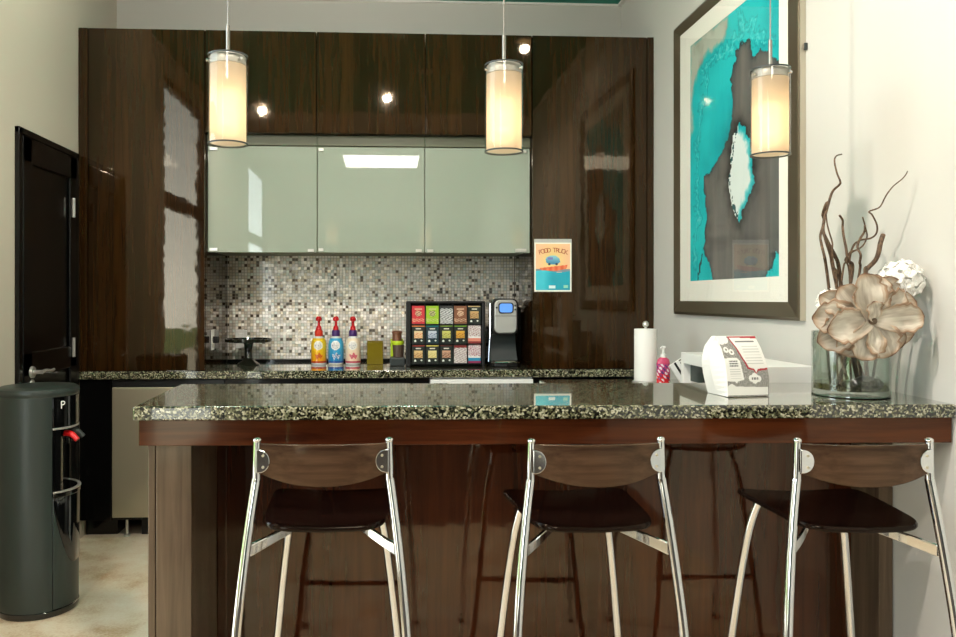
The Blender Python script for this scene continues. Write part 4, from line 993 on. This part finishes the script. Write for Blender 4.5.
def cardprint(u, v):
    g = vnoise(u, v, 40, 4.0); col = mixc((128, 126, 122), (172, 170, 164), 0.5 + g * 1.4)
    W = np.array((240, 239, 234.0)); ink = np.array((120, 120, 120.0))
    def rr(poly, c):
        m_ = inpoly(u, v, poly); col[m_] = c; return m_
    rr([(-0.1, 0.02), (0.02, 0.19), (0.10, 0.22), (0.20, 0.17), (0.97, 0.15), (0.97, 0.02)], W)
    rr([(0.0, 0.26), (0.0, 0.64), (0.30, 0.65), (0.36, 0.60), (0.40, 0.28), (0.25, 0.25), (0.22, 0.22), (0.18, 0.25)], W)
    m_ = rr([(0.28, 0.98), (0.44, 0.60), (0.52, 0.46), (0.66, 0.43), (0.70, 0.36), (0.76, 0.42), (1.02, 0.44), (1.02, 1.02), (0.3, 1.02)], (170, 40, 52))
    m_ = rr([(0.31, 0.98), (0.47, 0.62), (0.55, 0.485), (0.68, 0.455), (0.71, 0.39), (0.76, 0.455), (1.02, 0.47), (1.02, 0.96), (0.36, 0.98)], W)
    col[m_ & (v > 0.90) & (v < 0.925) & (u > 0.42) & (u < 0.9)] = ink
    col[m_ & (v < 0.86) & (v > 0.52) & (np.sin(v * 130) > 0.6) & (u > 0.52) & (u < 0.93)] = (206, 206, 202)
    for vv in (0.59, 0.55, 0.51):
        col[(abs(v - vv) < 0.012) & (u > 0.09) & (u < 0.30) & (np.sin(u * 170) > -0.5)] = (70, 70, 72)
    col[(v < 0.47) & (v > 0.30) & (u > 0.08) & (u < 0.34) & (np.sin(v * 170) > 0.5)] = (204, 204, 200)
    for (a, b, r_) in ((0.06, 0.965, 0.10), (0.16, 0.96, 0.08), (0.10, 0.78, 0.05), (0.22, 0.74, 0.05), (0.58, 0.30, 0.055), (0.66, 0.33, 0.06), (0.74, 0.29, 0.055), (0.66, 0.27, 0.06)):
        col[np.hypot((u - a) * 0.78, v - b) < r_] = W
    col[(abs(v - 0.295) < 0.018) & (u > 0.58) & (u < 0.75) & (np.sin(u * 150) > -0.3)] = (90, 90, 92)
    for (a, b) in ((0.10, 0.78), (0.22, 0.74)): col[np.hypot((u - a) * 0.78, v - b) < 0.018] = (130, 128, 124)
    return col
def csurf(u, v):
    h = 0.168 * v; q = cring(h); a, b = Vector((*q[0], 0)), Vector((*q[1], 0)); n_ = Vector((b.y - a.y, a.x - b.x, 0)).normalized() * 0.0009
    p = a.lerp(b, u) + n_; return (p.x, p.y, zc0 + h)
painted('printed_front', None, None, None, 110, 130, cardprint, M['print'], t, csurf)

# ------------------------------------------------------------------ vase, branches and flowers
vx, vy = 1.338, 2.236; zv = slabz(vy) + 0.0015
t = thing('glass_vase', 'wide clear glass cylinder vase at the wall end of the bar', 'vase', (vx, vy, zv))
bm = bmesh.new(); lathe(bm, vx, vy, [(0.02, zv), (0.100, zv), (0.102, zv + 0.003), (0.102, zv + 0.180), (0.098, zv + 0.182), (0.097, zv + 0.016), (0.02, zv + 0.014)], 56); obj('vase_wall', bm, M['vase_glass'], t, smooth=True)
bm = bmesh.new(); lathe(bm, vx, vy, [(0.1030, zv), (0.1030, zv + 0.0035)], 56); obj('thick_base', bm, mat('green_glass_edge', (70, 90, 76), 0.05, coat=1.0), t, smooth=True)
M['water'] = thin_glass('murky_vase_water', (196, 190, 150), 0.6)
bm = bmesh.new(); lathe(bm, vx, vy, [(0.0965, zv + 0.017), (0.0965, zv + 0.034)], 48); tag(obj('vase_water', bm, M['water'], t, smooth=True))
for k, (dx, dy, r_) in enumerate(((0.012, -0.055, 0.030), (-0.028, -0.048, 0.022), (0.042, -0.040, 0.024))):
    bm = bmesh.new(); ball(bm, (vx + dx, vy + dy, zv + 0.016 + r_ * 0.72), r_, 1.2, 1.0, 0.7)
    tag(obj('pebble', bm, M['stone'], smooth=True), ('largest dark pebble at the front of the glass vase bottom', 'small dark pebble in the vase, left of the largest one', 'dark pebble in the vase, right of the largest one')[k], 'pebble', 'dark pebbles in the vase')
BR = [(0.0055, 0.0018, [(1.306, 2.268, 1.392), (1.285, 2.246, 1.435), (1.26, 2.23, 1.482), (1.261, 2.243, 1.521), (1.289, 2.266, 1.584), (1.302, 2.266, 1.622), (1.308, 2.242, 1.638), (1.304, 2.23, 1.647), (1.304, 2.247, 1.674), (1.309, 2.268, 1.711), (1.311, 2.262, 1.725), (1.313, 2.238, 1.726)], 'tallest curly willow branch in the vase, its hooked tip highest of all'),
 (0.0065, 0.003, [(1.328, 2.276, 1.392), (1.304, 2.253, 1.43), (1.282, 2.255, 1.473), (1.281, 2.279, 1.508), (1.29, 2.29, 1.542), (1.276, 2.272, 1.557), (1.274, 2.251, 1.585), (1.286, 2.258, 1.591)], 'thick curly branch looping around the base of the tallest branch'),
 (0.005, 0.003, [(1.304, 2.300, 1.392), (1.288, 2.285, 1.435), (1.286, 2.296, 1.469), (1.291, 2.312, 1.496), (1.3, 2.315, 1.524), (1.298, 2.300, 1.552), (1.288, 2.285, 1.578)], 'curly branch just behind the tallest branch'),
 (0.003, 0.002, [(1.283, 2.21, 1.37), (1.268, 2.20, 1.402), (1.257, 2.19, 1.444), (1.258, 2.19, 1.466), (1.254, 2.20, 1.5), (1.254, 2.21, 1.523), (1.245, 2.20, 1.551)], 'thin branch at the left edge of the willow bundle'),
 (0.0045, 0.003, [(1.343, 2.233, 1.392), (1.321, 2.220, 1.419), (1.312, 2.215, 1.456), (1.312, 2.225, 1.485), (1.317, 2.24, 1.514), (1.311, 2.23, 1.535), (1.296, 2.22, 1.548)], 'wavy branch with a blunt tip, right of the tallest branch'),
 (0.003, 0.002, [(1.295, 2.200, 1.391), (1.300, 2.195, 1.413), (1.304, 2.185, 1.439), (1.317, 2.180, 1.446)], 'short thin twig bending right in the middle of the branches'),
 (0.004, 0.003, [(1.36, 2.228, 1.387), (1.353, 2.216, 1.413), (1.346, 2.20, 1.434), (1.345, 2.213, 1.456), (1.359, 2.226, 1.48), (1.373, 2.226, 1.502), (1.366, 2.212, 1.519)], 'short branch with a blunt tip in the middle of the bundle'),
 (0.0035, 0.0015, [(1.36, 2.273, 1.392), (1.349, 2.259, 1.424), (1.355, 2.251, 1.462), (1.381, 2.261, 1.48), (1.421, 2.275, 1.487), (1.435, 2.269, 1.5), (1.423, 2.246, 1.522), (1.407, 2.243, 1.552), (1.402, 2.25, 1.563), (1.42, 2.23, 1.573), (1.428, 2.22, 1.596), (1.430, 2.21, 1.609), (1.442, 2.20, 1.630), (1.460, 2.19, 1.648), (1.468, 2.185, 1.660), (1.470, 2.18, 1.670)], 'long thin branch zigzagging up to the right against the wall'),
 (0.003, 0.002, [(1.377, 2.308, 1.392), (1.36, 2.30, 1.425), (1.383, 2.305, 1.447), (1.421, 2.315, 1.466), (1.437, 2.317, 1.494), (1.425, 2.304, 1.519), (1.407, 2.29, 1.551)], 'thin curved branch crossing the long zigzag branch'),
 (0.006, 0.0065, [(1.357, 2.195, 1.38), (1.365, 2.197, 1.396), (1.378, 2.184, 1.417), (1.382, 2.175, 1.438), (1.388, 2.175, 1.466), (1.402, 2.185, 1.490)], 'thick branch with a cut end, rightmost of the willow branches')]
for k, (r0, r1, pts, lab) in enumerate(BR):
    a = 2 * PI * k / len(BR); p0 = pts[0]
    foot = (vx + 0.05 * math.cos(a) + 0.01, vy + 0.02 + 0.035 * math.sin(a), zv + 0.02)
    mid = (foot[0] * 0.45 + p0[0] * 0.55, foot[1] * 0.45 + p0[1] * 0.55 + 0.01, (foot[2] + p0[2]) / 2)
    bm = bmesh.new(); tube(bm, [foot, mid] + list(pts), r0, r1, 8, 6)
    tag(obj('willow_branch', bm, M['twig'], smooth=True), lab, 'branch', 'curly willow branches in the vase')

# big tan flower: each petal a cupped, ragged-edged leaf of felt
FC = Vector((1.318, 2.100, 1.250))
t = thing('fabric_flower', 'large tan artificial flower with ragged brown petal edges, in front of the vase', 'flower', (FC.x, FC.y + 0.03, FC.z - 0.03))
def petal(ang, ln, wd, lift, layer, curl=0.25, cup=0.25, seed=0, skew=0.0):
    ca, sa = math.cos(math.radians(ang)), math.sin(math.radians(ang))
    ax = Vector((ca, 0, sa)); sx = Vector((-sa, 0, ca)); nn = Vector((0, -1, 0))
    rng = random.Random(seed); ph = rng.random() * 6
    nx, ny = 16, 44
    def w(v):
        if v < 0.58: return wd * (0.30 + 0.70 * math.sin(PI / 2 * v / 0.58))
        return wd * math.sqrt(max(0.004, 1 - ((v - 0.58) / 0.425) ** 2))
    def surf(u, v):
        s = 2 * u - 1
        jag = 1 + (0.13 * abs(math.sin(v * 13 + ph + (3 if s > 0 else 0))) + 0.05 * math.sin(v * 41 + ph * 2) - 0.05) * min(1, max(0, v - 0.15) * 2)
        half = max(0.006, w(v) * 0.5) * (1 + (jag - 1) * abs(s))
        l = ln * v * (1 - 0.03 * s * s)
        x = ax * (l * math.cos(lift)) + sx * (s * half + skew * v * v)
        out = l * math.sin(lift) + cup * half * s * s - curl * ln * v * v * 0.5 + 0.006 * math.sin(v * 11 + ph) * s
        return tuple(FC + x + nn * (out - layer))
    def fn(u, v):
        s = abs(2 * u - 1)
        e = np.maximum(np.clip((s - 0.72) / 0.28, 0, 1) * np.clip(v * 2.2, 0, 1), np.clip((v - 0.86) / 0.14, 0, 1))
        g = np.array([mnoise.fractal(Vector((a * 9, b * 2.5, seed * 1.7)), 1.0, 2.0, 3) for a, b in zip(u, v)])
        col = mixc((210, 201, 186), (180, 168, 152), 0.45 + g)
        col = mixc(col, np.broadcast_to((160, 122, 90), col.shape), e * 0.8)
        col = mixc(col, np.broadcast_to((88, 58, 40), col.shape), np.clip((e - 0.72) / 0.28, 0, 1))
        return mixc(col, np.broadcast_to((150, 136, 118), col.shape), (abs(2 * u - 1) < 0.05) * 0.4)
    o = painted('petal', None, None, None, nx, ny, fn, M['petal'], t, surf)
    sol = o.modifiers.new('thick', 'SOLIDIFY'); sol.thickness = 0.0018; sol.offset = 0
PET = [(152, 0.150, 0.075, 0.05, 0.028), (176, 0.156, 0.100, 0.05, 0.024), (-157, 0.150, 0.100, 0.02, 0.026), (20, 0.152, 0.110, 0.04, 0.026), (50, 0.146, 0.110, 0.05, 0.028), (-16, 0.142, 0.090, 0.03, 0.026), (78, 0.130, 0.100, 0.08, 0.024), (132, 0.125, 0.085, 0.08, 0.022), (-130, 0.120, 0.09, 0.03, 0.022), (-36, 0.125, 0.09, 0.03, 0.024),
       (-62, 0.112, 0.096, 0.10, 0.012), (-106, 0.112, 0.096, 0.10, 0.010), (5, 0.146, 0.080, 0.12, 0.008), (-170, 0.134, 0.094, 0.14, 0.006), (103, 0.134, 0.092, 0.16, 0.006), (108, 0.064, 0.046, 0.5, -0.004)]
for k, (a, l_, w_, lf, ly) in enumerate(PET):
    petal(a, l_, w_, lf, ly, 0.10, 0.35 if k > 9 else 0.2, k + 1)
bm = bmesh.new(); tube(bm, [(FC.x, FC.y + 0.012, FC.z - 0.004), (FC.x + 0.01, FC.y + 0.05, FC.z - 0.03), (vx - 0.02, vy - 0.03, zv + 0.12), (vx - 0.045, vy - 0.005, zv + 0.022)], 0.007, 0.006, 10); obj('stem', bm, M['stone'], t, smooth=True)
bm = bmesh.new(); ball(bm, (FC.x, FC.y - 0.002, FC.z), 0.010, 1, 1.3, 1); obj('centre', bm, mat('dark_flower_centre', (110, 92, 76), 0.8), t, smooth=True)

def bloom(c, r, n, label, foot, seed):
    t = thing('white_bloom', label, 'flower', c, 'white cluster flowers in the vase')
    rng = random.Random(seed); bm = bmesh.new()
    for k in range(n):
        z = 1 - 2 * (k + 0.5) / n; a = k * 2.39996; q = math.sqrt(1 - z * z)
        d_ = Vector((q * math.cos(a), q * math.sin(a), z)); p = Vector(c) + d_ * r * rng.uniform(0.8, 1.0)
        u_ = d_.orthogonal().normalized(); v_ = d_.cross(u_); tw = rng.random() * 6
        for m_ in range(4):
            b_ = tw + m_ * PI / 2; e = u_ * math.cos(b_) + v_ * math.sin(b_); f = d_.cross(e)
            s_ = r * rng.uniform(0.26, 0.34)
            rows = []
            for i in range(4):
                q_ = i / 3; w_ = s_ * 0.62 * math.sin(PI * (0.12 + 0.8 * q_)) 
                base = p + e * s_ * q_ + d_ * s_ * 0.45 * q_ * q_
                rows.append([base - f * w_ + d_ * w_ * 0.25, base, base + f * w_ + d_ * w_ * 0.25])
            loft(bm, rows, False, False, False)
    o = obj('florets', bm, M['petal_white'], t, smooth=True)
    sol = o.modifiers.new('thick', 'SOLIDIFY'); sol.thickness = 0.0008
    bm = bmesh.new(); tube(bm, [c, ((c[0] + foot[0]) / 2 - 0.01, (c[1] + foot[1]) / 2, (c[2] + foot[2]) / 2 + 0.02), foot], 0.004, 0.004, 8); obj('stem', bm, M['stem'], t, smooth=True)
bloom((1.440, 2.165, 1.362), 0.052, 46, 'large white cluster flower behind the tan flower, against the wall', (vx + 0.05, vy - 0.02, zv + 0.03), 3)
bloom((1.272, 2.225, 1.300), 0.036, 30, 'small white cluster flower at the left, half hidden by the tan flower', (vx - 0.06, vy, zv + 0.03), 5)

# ------------------------------------------------------------------ light
w = bpy.data.worlds.new('sky'); scene.world = w; w.use_nodes = True
nt = w.node_tree; bg = nt.nodes['Background']
tc = nt.nodes.new('ShaderNodeTexCoord'); sp = nt.nodes.new('ShaderNodeSeparateXYZ'); rp = nt.nodes.new('ShaderNodeValToRGB')
nt.links.new(tc.outputs['Generated'], sp.inputs[0]); nt.links.new(sp.outputs['Z'], rp.inputs['Fac'])
rp.color_ramp.elements[0].position = 0.0; rp.color_ramp.elements[0].color = (0.95, 0.97, 1.0, 1)
rp.color_ramp.elements[1].position = 0.6; rp.color_ramp.elements[1].color = (0.62, 0.80, 1.0, 1)
nt.links.new(rp.outputs['Color'], bg.inputs['Color']); rs = nt.nodes.new('ShaderNodeMapRange'); nt.links.new(sp.outputs['Z'], rs.inputs['Value'])
rs.inputs['From Min'].default_value = 0.02; rs.inputs['From Max'].default_value = 0.30; rs.inputs['To Min'].default_value = 12.0; rs.inputs['To Max'].default_value = 3.2
nt.links.new(rs.outputs['Result'], bg.inputs['Strength'])   # bright haze near the horizon
sun = bpy.data.lights.new('sun', 'SUN'); sun.energy = 20; sun.angle = 0.01; sun.color = (1.0, 0.95, 0.88)
so = bpy.data.objects.new('sun', sun); C.objects.link(so); so.rotation_euler = (math.radians(42), 0, math.radians(6))
def portal(name, loc, rot, sx, sy):
    l = bpy.data.lights.new(name, 'AREA'); l.shape = 'RECTANGLE'; l.size = sx; l.size_y = sy; l.energy = 1
    try: l.cycles.is_portal = True
    except Exception: pass
    o = bpy.data.objects.new(name, l); C.objects.link(o); o.location = loc; o.rotation_euler = rot
for wdw in (W1, W2):
    portal('daylight_portal', (XL - 0.12, (wdw[0] + wdw[1]) / 2, (wdw[2] + wdw[3]) / 2), (0, -PI / 2, 0), wdw[3] - wdw[2], wdw[1] - wdw[0])

# ------------------------------------------------------------------ camera
cam = bpy.data.cameras.new('camera'); co = bpy.data.objects.new('camera', cam); C.objects.link(co)
co.location = (0, 0, 1.312); co.rotation_euler = (PI / 2, 0, math.radians(-3.0))
cam.sensor_fit = 'HORIZONTAL'; cam.sensor_width = 36; cam.lens = 36 * 800 / 956
cam.shift_x = (478 - 427) / 956; cam.shift_y = -(318.5 - 298) / 956
cam.clip_start = 0.02
scene.camera = co
scene.view_settings.view_transform = 'Standard'; scene.view_settings.look = 'None'
scene.view_settings.exposure = 0.38; scene.view_settings.gamma = 1.0
scene.view_settings.use_curve_mapping = False
scene.cycles.use_denoising = True
scene.cycles.max_bounces = 10; scene.cycles.diffuse_bounces = 5; scene.cycles.glossy_bounces = 5; scene.cycles.transparent_max_bounces = 16
scene.cycles.sample_clamp_indirect = 6.0
scene.cycles.caustics_reflective = False; scene.cycles.caustics_refractive = False
